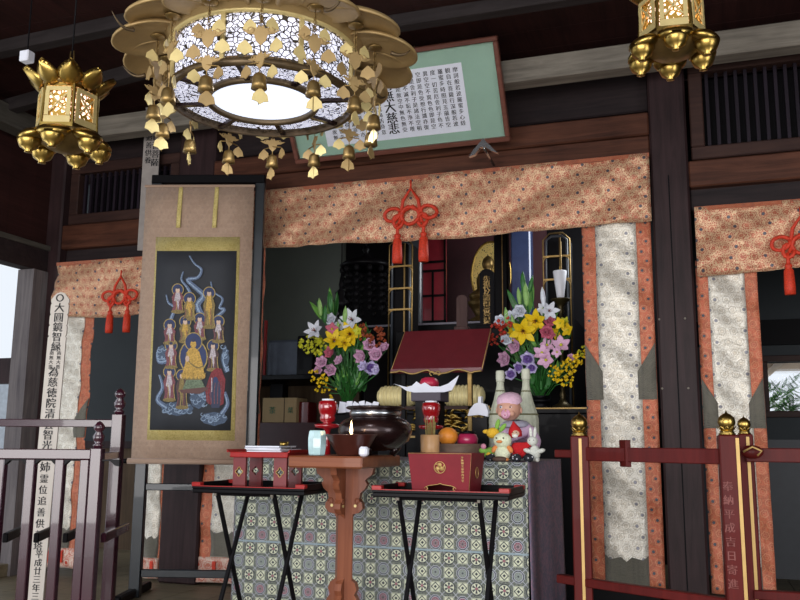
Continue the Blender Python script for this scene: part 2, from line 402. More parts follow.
# pillars of the front of the inner hall
pl0, pl1 = X(168, 520), X(206, 520); pr0, pr1 = X(661, 400), X(700, 400); c0, c1 = X(41, 400), X(57, 400)
P_LIST = [(c0 - .06, c1), (pl0, pl1), (pr0, pr1)]
tn = 1
for a, c in P_LIST:
    b = MB(); b.box((a, F - .09, FL), (c, F + .13, CZ), M['pillar'], None, .012); struct('trim_%d' % tn, b); tn += 1
b = MB()   # thin crack line and pegs on the big pillar
mx = (pr0 + pr1) / 2 - .01
b.box((mx, F - .095, FL), (mx + .006, F - .088, 2.6), M['black_matte'])
for zz in (1.02, 1.4, 1.78):
    for dx in (-.08, .055): b.cyl((mx + dx, F - .09, zz), (mx + dx, F - .096, zz), .006, M['grey_beam'], n=8)
struct('trim_30', b)
def hbeam(x0, x1, pxa, ytop, ybot, y0, y1, m):
    global tn
    fbox('trim_%d' % tn, x0, x1, Z(pxa, ytop, y0), Z(pxa, ybot, y0), y0, y1, m, .008); tn += 1
# main bay lintels
hbeam(pl1, pr0, 600, 140, 162, F - .07, F + .1, M['beam'])
hbeam(pl1, pr0 , 600, 117, 139, F - .10, F + .12, M['beam'])
hbeam(pl1, pr0, 600, 62, 116, F + .02, F + .12, M['beam_dark'])
# right bay
XR = 2.4
hbeam(pr1, XR, 740, 156, 183, F - .08, F + .1, M['beam'])
hbeam(pr1, XR, 740, 183, 208, F - .02, F + .1, M['beam_dark'])
hbeam(pr1, XR, 740, 30, 62, F - .02, F + .1, M['beam_dark'])
# left bay
hbeam(c1, pl0, 100, 222, 246, F - .08, F + .1, M['beam'])
hbeam(c1, pl0, 100, 246, 264, F - .02, F + .1, M['beam_dark'])
hbeam(c1, pl0, 100, 120, 168, F - .02, F + .1, M['beam_dark'])
def lattice(n, x0, x1, z0, z1, step=.052):
    t = thing('window_%d' % n, None, None, ((x0 + x1) / 2, F, z0)); t['kind'] = 'structure'
    f = .075; b = MB()
    for lo, hi in (((x0, z0), (x1, z0 + f)), ((x0, z1 - f), (x1, z1)), ((x0, z0 + f), (x0 + f, z1 - f)), ((x1 - f, z0 + f), (x1, z1 - f))):
        b.box((lo[0], F - .05, lo[1]), (hi[0], F + .04, hi[1]), M['frame_wood'], None, .006)
    b.build('window_frame', t)
    b = MB(); x = x0 + f + step / 2
    while x < x1 - f: b.box((x - .009, F - .01, z0 + f), (x + .009, F + .015, z1 - f), M['slat']); x += step
    b.build('window_slat', t)
    b = MB(); b.box((x0 + f, F + .08, z0 + f), (x1 - f, F + .09, z1 - f), M['black_matte']); b.build('window_board', t)
lattice(1, c1 + .02, pl0 - .02, Z(100, 224), Z(100, 164))
lattice(2, pr1 + .02, XR, Z(740, 158), Z(740, 58))

# beams below the ceiling, on the room side
def beam(p0, p1, hgt, wid, m):
    """a beam whose lower front edge runs from p0 to p1"""
    global tn
    d = V(p1) - V(p0); a = math.atan2(d.y, d.x); L = math.hypot(d.x, d.y)
    b = MB(); b.box((0, 0, 0), (L, wid, hgt), m, None, .006)
    o = struct('trim_%d' % tn, b); o.location = p0; o.rotation_euler = (0, 0, a); tn += 1
YB = 4.55
zb0 = Z(650, 64, YB); zb1 = Z(650, 40, YB)
beam((LW + .1, YB, zb0), (2.4, YB, zb0), zb1 - zb0, .12, M['grey_beam'])
for (a, c, hh) in (((-60, 64), (330, -18), .075), ((-60, 128), (300, 30), .085), ((330, 36), (640, -12), .07)):
    p = atZ(a[0], a[1], 3.24); q = atZ(c[0], c[1], 3.24); beam(p, q, hh, .08, M['dim_beam'])
p = atY(560, 49, 4.9); beam((p.x - 1.6, 4.84, p.z), (2.4, 4.84, p.z), .10, .09, M['dim_beam'])

# side wall on the garden side: head wall, post, sill rail, opening to the outside
yo = 4.47
zh = atY(0, 262, yo).z; zg = atY(0, 240, yo).z
b = MB()
for k in range(14): b.box((LW - .06, 1.6 + k * .24, zg + .05), (LW, 1.6 + k * .24 + .237, CZ), M['ceiling'])
struct('wall_left', b)
fbox('trim_40', LW - .08, LW + .03, zh, zg, 1.6, F, M['beam_dark'])
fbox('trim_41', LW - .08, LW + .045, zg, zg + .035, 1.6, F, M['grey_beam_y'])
pa = atY(21, 400, 4.7); 
def yAtX(px, x):
    r = ray(px, 400); return (x - CAM.x) / r.x * r.y
fbox('trim_42', LW - .1, LW + .04, FL, zh, yAtX(19, LW), yAtX(37, LW), M['grey_post'])
fbox('trim_43', LW - .08, LW + .02, FL, FL + .08, 1.6, F, M['floor'])
zc = 2.62
p = atY(-30, 130, 3.9)
# grey side beam coming towards the camera from the corner
q0 = atY(60, 158, YB); 
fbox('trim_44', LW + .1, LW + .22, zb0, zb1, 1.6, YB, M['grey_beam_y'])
# outside seen through the opening
fbox('trim_45', -7.0, -6.85, -.4, 3.2, 6.15, 6.33, M['pillar'])
fbox('trim_46', -7.5, -7.4, -.4, 2.0, 5.8, 5.95, col('cream_post', '#c9bfa8', .7))
fbox('wall_outside', -13.2, -5.6, -.4, 2.05, 11.8, 11.9, col('far_white_wall', '#b9c0c8', .8))
fbox('trim_47', -10, -5.6, 1.75, 2.05, 8.0, 8.15, M['pillar'])

# ------------------------------------------------------------ the inner hall behind the hangings
# bay partitions
fbox('wall_back', -5.2, pr0 + .1, FL, CZ, 8.3, 8.4, M['dark_wall'])
YL = 6.2; XW = X(200, 400, YL)
fbox('wall_inner_left', XW - .06, XW, FL, CZ, YL, 7.08, M['inner_wall'])
fbox('wall_inner_right', pr0 + .10, pr0 + .15, FL, CZ, F + .15, 8.3, M['dark_wall'])
fbox('ceiling_inner', -5.2, 2.4, CZ, CZ + .05, F + .55, 8.4, M['ceiling'])
# left bay: back wall with panelled base
fbox('wall_alcove', -5.2, XW, 1.05, CZ, YL, YL + .08, M['slate_wall'])
fbox('wall_alcove_base', -5.2, XW, FL, 1.05, YL - .02, YL + .08, M['brown_panel'])
fbox('trim_48', -5.2, XW, 1.03, 1.09, YL - .06, YL, M['pillar'])
# right bay: back wall with the glazed opening on the garden
YR = 6.6
wx0, wx1 = X(768, 380, YR), X(860, 380, YR); wz0, wz1 = Z(780, 411, YR), Z(780, 362, YR)
b = MB()
xa, xb = pr0 + .15, 2.4
for lo, hi in (((xa, FL), (wx0, CZ)), ((wx1, FL), (xb, CZ)), ((wx0, FL), (wx1, wz0)), ((wx0, wz1), (wx1, CZ))):
    b.box((lo[0], YR, lo[1]), (hi[0], YR + .08, hi[1]), M['slate_wall'])
struct('wall_right_bay', b)
t = thing('window_3', None, None, ((wx0 + wx1) / 2, YR, wz0)); t['kind'] = 'structure'
b = MB(); f = .045
for lo, hi in (((wx0 - f, wz0 - f), (wx1 + f, wz0)), ((wx0 - f, wz1), (wx1 + f, wz1 + f)), ((wx0 - f, wz0), (wx0, wz1)), ((wx1, wz0), (wx1 + f, wz1))):
    b.box((lo[0], YR - .03, lo[1]), (hi[0], YR + .1, hi[1]), M['frame_wood'], None, .004)
b.build('window_frame', t)
b = MB(); b.box((wx0, YR + .03, wz0), (wx1, YR + .036, wz1), M['glass']); b.build('window_pane', t)
fbox('trim_49', xa, xb, wz1 + .12, wz1 + .3, YR - .05, YR, M['black_matte'])
fbox('trim_50', xa, xb, FL, wz0 - .2, YR - .04, YR, col('dark_lower_panel', '#292c33', .5))

# ------------------------------------------------------------ cloth hangings
def valance(label, x0, x1, z0, z1, seed, yy=F - .1):
    r = random.Random(seed); W = x1 - x0; H = z1 - z0; ph = r.random() * 6
    def fn(u, v):
        sag = .012 * math.sin(PI * u * 2 + ph) * (1 - v)
        d = (.020 * math.sin(11 * u * W - 8 * v + ph) ** 3 + .012 * math.sin(5 * u * W - 5 * v)) * (1 - v * .5) + .008 * math.sin(23 * u * W - 7 * v + ph) * (1 - v) + .006 * math.sin(41 * u * W + 17 * v)
        return (x0 + u * W, yy - .012 + d, z0 + v * H + sag)
    b = MB(); b.sheet(fn, int(W * 40), 14, M['broc_orange'], W, H, .004)
    b.box((x0, yy - .014, z1 - .018), (x1, yy + .01, z1 + .004), M['broc_orange2']); o = b.build('brocade_valance'); tag(o, label, 'valance', 'orange brocade valances over the bays'); return o
valance('wide orange and gold brocade valance stretched over the central bay of the altar room', pl1 + .005, pr0 - .005, Z(450, 241), Z(450, 178.5), 1)
valance('short orange brocade valance over the side bay beyond the big dark pillar', pr1 + .02, 1.6, Z(745, 277), Z(745, 209), 2)
valance('small orange brocade valance over the side bay behind the lettered grave board', c1 + .005, pl0 - .005, Z(100, 319), Z(100, 264), 3)
def banner(label, x0, x1, z0, z1, seed, fr=(.2, .8), yy=F - .055, foot=True):
    t = thing('brocade_banner', label, 'banner', ((x0 + x1) / 2, yy, z0), 0, 'long brocade banners beside the bays')
    z1 += .12; W = x1 - x0; H = z1 - z0; ph = seed * 1.7
    def mk(u0, u1, v0, v1, dy, m, name, shape=None):
        b = MB()
        def fn(u, v):
            uu = u0 + (u1 - u0) * u; vv = v0 + (v1 - v0) * v
            if shape: uu, vv = shape(uu, vv, u, v)
            d = .008 * math.sin(26 * vv * H / 2 + ph + 3 * uu) + .006 * math.sin(60 * vv * H / 2 + 9 * uu + ph) + .010 * math.sin(7 * uu + ph)
            return (x0 + uu * W, yy + d - dy, z0 + vv * H)
        b.sheet(fn, max(3, int((u1 - u0) * 14)), int(H * (v1 - v0) * 30) + 3, m, (u1 - u0) * W, (v1 - v0) * H, .003); return b.build(name, t)
    mk(0, 1, 0, 1, 0, M['broc_orange2'], 'border')
    mk(fr[0], fr[1], .07 if foot else .003, 1, .006, M['broc_cream'], 'centre_panel')
    # grey hill shapes: one pair at mid height, one band near the foot
    mid = 1 - (.40)
    for side in (0, 1):
        e0, e1 = (0.005, fr[0] + .05) if side == 0 else (fr[1] - .05, .995)
        def shp(uu, vv, u, v, side=side, e0=e0, e1=e1):
            top = (1 - u if side == 0 else u) * 0
            k = u if side == 0 else 1 - u
            return e0 + (e1 - e0) * u, mid - .12 + v * (.075 + .075 * (1 - k))
        mk(e0, e1, 0, 1, .008, M['broc_grey'], 'hill_panel', shp)
    fo = .072 if foot else .006
    def peaks(uu, vv, u, v): return uu, fo + v * (.060 + .016 * abs(((u * 3.0) % 1) - .5) * 2)
    mk(fr[0], fr[1], 0, 1, .010, M['broc_grey'], 'hill_panel', peaks)
    if not foot: return t
    mk(.03, .97, 0.0, .07, .012, M['broc_knot'], 'foot_panel')
    b = MB()
    for k in range(2):
        xx = x0 + W * (fr[0] + (fr[1] - fr[0]) * (.18 + .64 * k)); b.box((xx - .012, yy - .03, z0 + .02 * H), (xx + .012, yy - .022, z0 + .06 * H), M['cord_red'])
    b.build('red_tie', t)
    return t
bz = Z(620, 586)
banner('cream and orange brocade banner hanging between the gilt-capped fence post and the big dark pillar', X(588, 420), X(659, 420), bz, Z(620, 232), 1, (.2, .79), foot=False)
banner('cream and orange brocade banner hanging beyond the big dark pillar, beside the small window', X(703, 420), X(765, 420), bz, Z(730, 282), 2, (.2, .8), foot=False)
banner('cream brocade banner hanging beside the altar cloth, mostly behind the painted scroll', X(204, 520), X(262, 480), FL + .02, Z(230, 262), 3, (.22, .82))
banner('narrow brocade banner whose foot shows under the scroll, beside the inner dark pillar', X(142, 520), X(167, 520) , FL + .02, Z(150, 318), 4, (.12, .9))
banner('cream brocade banner with orange edges behind the lettered grave board', X(53, 420), X(92, 420), FL + .05, Z(75, 322), 5, (.22, .75))

# ------------------------------------------------------------ red cord knots
def knot(label, c, s):
    t = thing('cord_knot', label, 'cord knot', c, 0, 'red cord knots on the valances'); x, y, z = c
    def P(a, b_): return (x + a * s, y, z + b_ * s)
    b = MB(); r = .075 * s
    def loop(cx, cz, rx, rz, rot=0, n=22, a0=0, a1=2 * PI, dy=0):
        pts = []
        for k in range(n + 1):
            a = a0 + (a1 - a0) * k / n; u = rx * math.cos(a); v = rz * math.sin(a)
            pts.append((x + (cx + u * math.cos(rot) - v * math.sin(rot)) * s, y + dy * s + .05 * s * math.sin(a * 2), z + (cz + u * math.sin(rot) + v * math.cos(rot)) * s))
        b.tube(pts, r, M['cord_red'], 8)
    b.tube([P(-.42, .15), P(-.33, .75), P(0, 1.25), P(.33, .75), P(.42, .15)], r, M['cord_red'])
    b.tube([P(-.42, .15), P(-.1, .5), P(.3, .3), P(.5, -.2)], r, M['cord_red'])
    b.tube([P(.42, .15), P(.1, .5), P(-.3, .3), P(-.5, -.2)], r, M['cord_red'])
    loop(-.78, .2, .34, .26, .3); loop(.78, .2, .34, .26, -.3); loop(0, .1, .38, .36, 0, dy=-.03)
    loop(-.52, -.12, .2, .26, 0, dy=-.02); loop(.52, -.12, .2, .26, 0, dy=-.02)
    b.tube([P(0, 1.25), P(0, 1.6)], r * .6, M['cord_red'])
    b.build('knot', t)
    for sx in (-.56, .56):
        b = MB(); b.tube([P(sx, -.2), P(sx, -.75)], r, M['cord_red'])
        xf = T(x + sx * s, y, z - 1.85 * s)
        b.lathe([(.20 * s, 0), (.21 * s, .3 * s), (.18 * s, .95 * s), (.10 * s, 1.05 * s), (.15 * s, 1.12 * s), (.12 * s, 1.2 * s)], M['cord_red'], 14, xf, squash=lambda a, zz: 1 + .06 * math.sin(a * 7))
        b.build('tassel', t)
knot('red cord knot with two tassels on the wide central valance', hyp(410.5, 218, F - .16), .150)
knot('red cord knot with two tassels beside the painted scroll', hyp(119.5, 299, F - .16), .125)
knot('red cord knot on the valance beyond the big dark pillar, at the picture edge', hyp(803, 247, F - .16), .135)

# ------------------------------------------------------------ framed calligraphy above the valance
def tilted(px0, py0, Y0, px1, Y1, py1):
    pass
pBR = atY(511, 140, 4.72); pBLx = atY(297, 168, 4.72).x
Wf = pBR.x - pBLx; pTR = atY(497, 35, 4.38); Hf = math.hypot(pTR.z - pBR.z, .34)
tilt = math.atan2(.34, pTR.z - pBR.z)
fr = thing('framed_calligraphy', 'brown framed sheet of inked characters on green mount, tilted above the valance', 'framed calligraphy', (pBLx, 4.72, pBR.z))
XF = T(pBLx, 4.72, pBR.z) @ RX(tilt)      # local x right, z up the tilted face, -y towards the room
b = MB(); e = .028
for lo, hi in (((0, 0), (Wf, e)), ((0, Hf - e), (Wf, Hf)), ((0, e), (e, Hf - e)), ((Wf - e, e), (Wf, Hf - e))):
    b.box((lo[0], -.03, lo[1]), (hi[0], .015, hi[1]), M['frame_brown'], XF, .005)
b.build('frame', fr)
b = MB(); b.box((e, 0, e), (Wf - e, .008, Hf - e), M['green_mat'], XF); b.build('mount', fr)
b = MB(); px0, px1, pz0, pz1 = Wf * .17, Wf * .835, Hf * .14, Hf * .80
b.box((px0, -.004, pz0), (px1, 0, pz1), M['white'], XF); pap = b.build('paper', fr)
b = MB(); txt = '摩訶般若波羅蜜多心経観自在菩薩行深般若波羅蜜多時照見五蘊皆空度一切苦厄舎利子色不異空空不異色色即是空空即是色受想行識亦復如是舎利子是諸法空相不生不滅不垢不浄不増不減是故空中無色無受想行識無眼耳鼻舌身意無色声香味触法無眼界乃至無意識界無無明亦無無明尽乃至無老死亦無老死尽無苦集滅道無智亦無得以無所得故菩提薩埵依般若波羅蜜多故心無罣礙無罣礙故無有恐怖遠離一切顛倒夢想究竟涅槃三世諸仏依般若波羅蜜多故得阿耨多羅三藐三菩提故知般若波羅蜜多是大神呪'
cols = 19; rows = 10; k = 0; stepx = (px1 - px0 - .06) / cols; stz = (pz1 - pz0 - .05) / rows
for c in range(cols):
    if 9 <= c <= 10: continue
    column(b, ''.join(txt[(k + j) % len(txt)] for j in range(rows)), M['ink'], XF @ T(0, -.0048, 0), px1 - .04 - c * stepx, pz1 - .035, stepx * .70, stz, .02); k += rows
column(b, '南無大慈悲', M['ink'], XF @ T(0, -.0048, 0), px1 - .04 - 9.5 * stepx, pz1 - .07, stepx * 1.6, stz * 1.9, .03)
b.build('inked_characters', pap)
b = MB(); b.box((e, -.020, e), (Wf - e, -.018, Hf - e), M['glass'], XF); b.build('glass', fr)
# steel clip under the frame
p = atY(484, 148, 4.60); b = MB()
b.prism([(-.085, -.05), (-.06, -.012), (0, .052), (.05, -.008), (.085, -.045), (.05, -.03), (.012, .0), (-.02, .0), (-.05, -.04)], -.02, .01, M['steel'], T(*p))
b.cyl((p.x, p.y, p.z), (p.x, 4.86, p.z - .02), .008, M['steel']); tag(b.build('picture_hook'), 'pointed steel hook holding up the lower edge of the framed calligraphy', 'hook')

# ------------------------------------------------------------ big hanging canopy lamp
CC = atD(263, 101, 2.6); R0 = .278; HD = .15
ch = thing('canopy_lamp', 'large round gilt temple lamp with pierced drum, lit white disc and dangling bells', 'hanging lamp', CC)
def at_c(a, r, z): return (CC.x + r * math.cos(a), CC.y + r * math.sin(a), CC.z + z)
XC = Matrix.Translation(CC)
b = MB(); b.lathe([(.001, -.012), (.08, -.008), (.157, .002)], M['lamp_white'], 48, XC, cap=False); b.build('diffuser', ch)
b = MB(); b.lathe([(.157, -.004), (.157, -.012), (.170, -.014), (.175, -.004), (.170, .006), (.157, .004), (.157, -.004)], M['bronze_ring'], 48, XC, cap=False); b.build('inner_ring', ch)
b = MB(); b.lathe([(R0 - .006, -.012), (R0 + .008, -.010), (R0 + .010, .006), (R0 - .004, .012), (R0 - .006, -.012)], M['bronze_ring'], 64, XC, cap=False); b.build('lower_ring', ch)
b = MB()
def ann(u, v): a = 2 * PI * u; r = .172 + (R0 - .176) * v; return at_c(a, r, .002)
b.sheet(ann, 96, 2, M['filigree2'], 1.5, .1, 0, False); b.build('bottom_filigree', ch)
b = MB(); b.lathe([(.16, .010), (R0 - .012, .010)], M['drum_white'], 48, XC, cap=False); b.lathe([(R0 - .014, .024), (R0 - .014, HD)], M['drum_white'], 48, XC, cap=False); b.build('drum_paper', ch)
for k in range(8):
    a = 2 * PI * (k + .3) / 8; b = MB(); xf = XC @ RZ(a); b.box((.17, -.008, -.010), (R0, .008, 0), M['bronze'], xf); b.build('radial_bar', ch)
b = MB()
def wall(u, v): a = 2 * PI * u; return at_c(a, R0, .008 + (HD - .01) * v)
b.sheet(wall, 96, 4, M['filigree'], 1.75, HD, 0, True); b.build('drum_filigree', ch)
for k in range(8):
    a = 2 * PI * (k + .1) / 8; b = MB(); b.box((R0 - .003, -.006, .004), (R0 + .008, .006, HD), M['gold_pale'], XC @ RZ(a)); b.build('drum_post', ch)
b = MB(); b.lathe([(R0 - .004, HD - .006), (R0 + .01, HD - .006), (R0 + .012, HD + .006), (R0 - .004, HD + .006)], M['gold_pale'], 64, XC, cap=False); b.build('upper_ring', ch)
b = MB(); b.lathe([(R0 + .01, HD), (.33, HD + .035), (.34, HD + .06), (.25, HD + .12), (.05, HD + .16), (.04, HD + .2), (.001, HD + .2)], M['gold_tan'], 48, XC, cap=False); b.build('crown_plate', ch)
b = MB(); b.cyl(at_c(0, 0, HD + .18), (CC.x, CC.y, CZ), .012, M['gold_dull']); b.build('suspension_rod', ch)
NP = 14
proto_petal = None; proto_pend = None
def leaf_plate(b, c, s, m, rz=0):
    P = [(0, .5), (.16, .36), (.42, .1), (.5, -.28), (.22, -.34), (0, -.5), (-.22, -.34), (-.5, -.28), (-.42, .1), (-.16, .36)]
    b.prism([(x * s, z * s) for x, z in P], -.0012, .0012, m, T(*c) @ RZ(rz))
def orn_plate(b, c, s, m, rz=0):
    # heart-shaped body with side wings and two holes suggested by raised curls
    P = [(0, -.6), (.25, -.35), (.34, -.02), (.62, .02), (.95, .22), (.55, .2), (.42, .36), (.2, .3), (.12, .5), (0, .38), (-.12, .5), (-.2, .3), (-.42, .36), (-.55, .2), (-.95, .22), (-.62, .02), (-.34, -.02), (-.25, -.35)]
    xf = T(*c) @ RZ(rz); b.prism([(x * s, z * s) for x, z in P], -.0015, .0015, m, xf)
    for sx in (-1, 1):
        pts = [xf @ V((sx * (.5 + .16 * math.cos(t)) * s, -.002, (.2 + .16 * math.sin(t)) * s)) for t in [i * PI / 4 for i in range(8)]]
        b.tube(pts, .03 * s, m, 5, True)
for k in range(NP):
    a = 2 * PI * (k + .45) / NP; rp = .340
    b = MB()
    # each lobe: a shallow dish tilted outwards, rim rolled
    xf = T(.015, 0, 0) @ T(*at_c(a, rp, HD - .002 + (.008 if k % 2 else 0))) @ RZ(a) @ RY(math.radians(12)) @ Matrix.Diagonal((1.14, 1.14, 1, 1))
    b.lathe([(.001, .006), (.05, .008), (.088, .003), (.098, -.006), (.103, -.004), (.100, .004), (.09, .012), (.001, .016)], M['gold_tan'], 28, xf, squash=lambda t, z: 1 + .06 * math.cos(t), cap=False)
    b.build('canopy_lobe', ch)
    # rosette and pendant
    c = V(at_c(a, rp - .01, HD + .0)) + V((.015, 0, 0)); rr = random.Random(k)
    rz = a + PI / 2 + rr.uniform(-.9, .9)
    b = MB(); b.lathe([(.001, -.006), (.012, -.004), (.022, .0), (.024, .004)], M['gold_dull'], 10, T(*c)); 
    b.tube([c, c - V((0, 0, .30))], .0012, M['gold_dull'], 5)
    for j in range(5):
        q = c - V((0, 0, .018 + j * .011)); b.tube([q + V((.004 * math.cos(t), (0 if j % 2 else 1) * .003 * math.cos(t), .006 * math.sin(t))) for t in [i * PI / 3 for i in range(6)]], .0013, M['gold_dull'], 4, True)
    orn_plate(b, (c.x, c.y, c.z - .100), .054, M['gold_tan'], rz)
    b.tube([(c.x - .033 * math.cos(rz), c.y - .033 * math.sin(rz), c.z - .186), (c.x, c.y, c.z - .180), (c.x + .033 * math.cos(rz), c.y + .033 * math.sin(rz), c.z - .186)], .0022, M['gold_dull'], 5)
    pend = b.build('pendant', ch)
    for (dz, dx, s) in ((-.070, .030, .040), (-.075, -.030, .038), (-.130, .042, .044), (-.138, -.042, .044), (-.205, .034, .040), (-.208, -.036, .040), (-.275, .004, .046)):
        b = MB(); q = (c.x + dx * math.cos(rz), c.y + dx * math.sin(rz), c.z + dz); leaf_plate(b, q, s, M['gold_pale'] if rr.random() > .4 else M['gold_tan'], rz + rr.uniform(-.8, .8)); b.build('leaf_plate', pend)
    b = MB(); orn_plate(b, (c.x, c.y, c.z - .172), .044, M['gold_tan'], rz + rr.uniform(-.6, .6)); b.build('winged_plate', pend)
    b = MB(); b.lathe([(.022, -.023), (.020, -.010), (.0185, .006), (.015, .016), (.006, .022)], M['gold_dull'], 16, T(c.x, c.y, c.z - .232)); b.build('bell', pend)
for k in range(8):
    a = 2 * PI * (k + .15) / 8
    b = MB(); pts = [at_c(a + .04 * t, .40 + .055 * t, HD - .03 - .012 * math.sin(t * 2.2) + .02 * t * t) for t in [i / 8 for i in range(11)]]
    b.tube(pts, lambda t: .006 * (1.15 - t), M['bronze_ring'], 7)
    b.build('curled_arm', ch)
# daylight-white ring tube inside: the lamp's own light
l = bpy.data.lights.new('canopy_lamp_light', 'AREA'); l.shape = 'DISK'; l.size = .3; l.energy = 4; l.color = (.93, .96, 1)
lo = bpy.data.objects.new('canopy_lamp_light', l); COL.objects.link(lo); lo.location = CC - V((0, 0, .03))

# ------------------------------------------------------------ lotus lanterns
def petal_mesh(b, xf, L, W, m, curl=.35, nseg=8, cup=.22):
    def fn(u, v):
        t = v; wd = W * math.sin(PI * min(1, .12 + .88 * t) ** .8) ** .75 if t < 1 else 0
        x = (u - .5) * wd; return (x, L * t, L * curl * t * t - cup * W * (1 - (2 * u - 1) ** 2) * .5)
    b.sheet(fn, 6, nseg, m, 1, 1, .0015, True, xf)
def lantern(label, c, spin):
    t = thing('lotus_lantern', label, 'hanging lantern', c, 0, 'gilt lotus lanterns hanging from the ceiling')
    xc = T(*c) @ RZ(spin) @ Matrix.Diagonal((1.06, 1.06, 1, 1))
    for k in range(9):
        b = MB(); a = 2 * PI * k / 9
        petal_mesh(b, xc @ RZ(a) @ T(0, .085, .080) @ RX(math.radians(34)), .088, .088, M['gold'] , .22, 8, .45)
        b.build('lotus_petal', t)
    b = MB(); b.lathe([(.10, .075), (.105, .09), (.07, .115), (.02, .13), (.012, .15)], M['gold_dull'], 12, xc); b.build('cap', t)
    for z0, z1, r in ((-.10, -.082, .112), (.062, .078, .100)):
        b = MB(); b.lathe([(r - .008, z0), (r, z0), (r, z1), (r - .008, z1), (r - .008, z0)], M['gold'], 6, xc, cap=False); b.build('hexagon_ring', t)
    for k in range(6):
        a = 2 * PI * k / 6; b = MB(); p = xc @ V((.106 * math.cos(a), .106 * math.sin(a), -.095)); q = xc @ V((.097 * math.cos(a), .097 * math.sin(a), .07))
        b.cyl(p, q, .0065, M['gold'], n=8); b.build('corner_post', t)
        b = MB(); a2 = 2 * PI * (k + 1) / 6
        def pan(u, v):
            r = .104 - .008 * v; x = (1 - u) * math.cos(a) + u * math.cos(a2); y = (1 - u) * math.sin(a) + u * math.sin(a2)
            return xc @ V((r * x, r * y, -.09 + .16 * v))
        b.sheet(pan, 2, 4, M['lantern_lattice'], .11, .16, 0, False)
        pan_o = b.build('pierced_panel', t)
        # raised medallion frame with crossing bars, as on the lit side
        b = MB(); mid = a + PI / 6
        xf = xc @ RZ(mid) @ T(.0925, 0, -.005)
        for z0, z1, y0, y1 in ((-.082, -.052, -.045, .045), (.045, .060, -.042, .042), (-.05, .045, -.044, -.030), (-.05, .045, .030, .044)):
            b.box((-.001, y0, z0), (.004, y1, z1), M['gold_pale'], xf)
        for d in (-1, 1): b.box((.0, -.003, -.045), (.003, .003, .045), M['gold_pale'], xf @ RX(d * .7))
        b.build('panel_frame', pan_o)
    b = MB(); b.lathe([(.001, -.07), (.075, -.065), (.075, .05), (.001, .06)], M['lantern_glow'], 12, xc, cap=False); b.build('lit_core', t)
    b = MB(); b.lathe([(.02, -.165), (.06, -.15), (.10, -.12), (.118, -.10), (.10, -.096)], M['gold_dull'], 12, xc); b.build('bottom_dish', t)
    for k in range(6):
        a = 2 * PI * (k + .5) / 6; xf = xc @ RZ(a) @ T(.118, 0, -.125)
        b = MB(); b.ball((-.008, 0, .006), .050, M['gold'], (1.0, 1.15, .5), 16, RY(.35).to_3x3())
        b.v = [tuple(p) for p in b.v]; bb = MB(); bb.raw(b.v, b.f, M['gold'], xf, smooth=True); 
        bb.lathe([(.008, -.062), (.014, -.060), (.011, -.054), (.030, -.042), (.039, -.020), (.040, -.006), (.036, -.010), (.030, -.02)], M['gold'], 18, xf); bb.build('lotus_lobe', t)
    b = MB(); top = V(c) + V((0, 0, .15))
    for sx in (-.012, .012): b.tube([top + V((sx, 0, 0)), top + V((sx * .6, 0, .09))], .003, M['gold_dull'], 6)
    b.tube([top + V((0, 0, .08)), V((c[0], c[1], CZ))], .003, M['black_matte'], 6); b.build('hanging_wire', t)
    l = bpy.data.lights.new('lantern_light', 'POINT'); l.energy = 1.2; l.color = (1, .82, .62); l.shadow_soft_size = .02
    lo = bpy.data.objects.new('lantern_light', l); COL.objects.link(lo); lo.location = V(c) + V((0, 0, .088))
lantern('gilt hexagonal lantern with lotus petals, hanging near the garden side of the lamp', atD(68, 111, 3.2), .35)
lantern('gilt lotus-footed lantern whose upper part is cut off, over the big dark pillar', atD(671, 17, 3.05), .1)
b = MB(); p = atD(27, 57, 3.4); b.cbox(p, (.045, .04, .045), M['white'], None, .004); b.cyl(p + V((0, 0, .02)), (p.x, p.y, CZ), .003, M['black_matte'], n=6)
tag(b.build('ceiling_sensor'), 'small white box hanging by a wire next to the hexagonal lantern', 'sensor box')

# ------------------------------------------------------------ painted scroll on its stand
SA = math.radians(17); SPp = atD(194, 445, 5.02); SR = V((math.cos(SA), math.sin(SA), 0)); SN = V((math.sin(SA), -math.cos(SA), 0))
def onS(px, py):
    r = ray(px, py); k = (SPp - CAM).dot(SN) / r.dot(SN); q = CAM + r * k - SPp; return q.dot(SR), q.z
XS = Matrix.Translation((SPp.x, SPp.y, 0)) @ RZ(SA); z0s = SPp.z
def sx(px, py): u, z = onS(px, py); return u, z + z0s
sc = thing('hanging_scroll', 'tall beige hanging scroll with dark painting of many haloed deities', 'hanging scroll', (SPp.x, SPp.y, sx(190, 462)[1]), SA)
(uL, zb_), (uR, _) = sx(131, 461), sx(245, 461); zt_ = sx(200, 186)[1]; uLt = sx(146, 187)[0]; uRt = sx(254, 187)[0]
def trap(b, l0, r0, l1, r1, z0, z1, y, m, su=None, sv=None, ny=10, curl=0, th=.0015):
    def fn(u, v):
        return XS @ V(((l0 + (l1 - l0) * v) * (1 - u) + (r0 + (r1 - r0) * v) * u, y - .004 * math.sin(v * 5 + u), z0 + (z1 - z0) * v))
    b.sheet(fn, 4, ny, m, abs(r0 - l0), z1 - z0, th)
b = MB(); trap(b, uL, uR, uLt, uRt, zb_, zt_, 0, M['scroll_edge']); b.build('mounting_silk', sc)
g = [sx(147, 440), sx(235, 438), sx(156, 237), sx(240, 236)]
b = MB(); trap(b, g[0][0], g[1][0], g[2][0], g[3][0], g[0][1], g[2][1], -.003, M['scroll_gold']); b.build('gold_border', sc)
g = [sx(150, 430), sx(231, 430), sx(157, 251), sx(237, 250)]
b = MB(); trap(b, g[0][0], g[1][0], g[2][0], g[3][0], g[0][1], g[2][1], -.006, M['scroll_dark']); pt = b.build('painting_ground', sc)
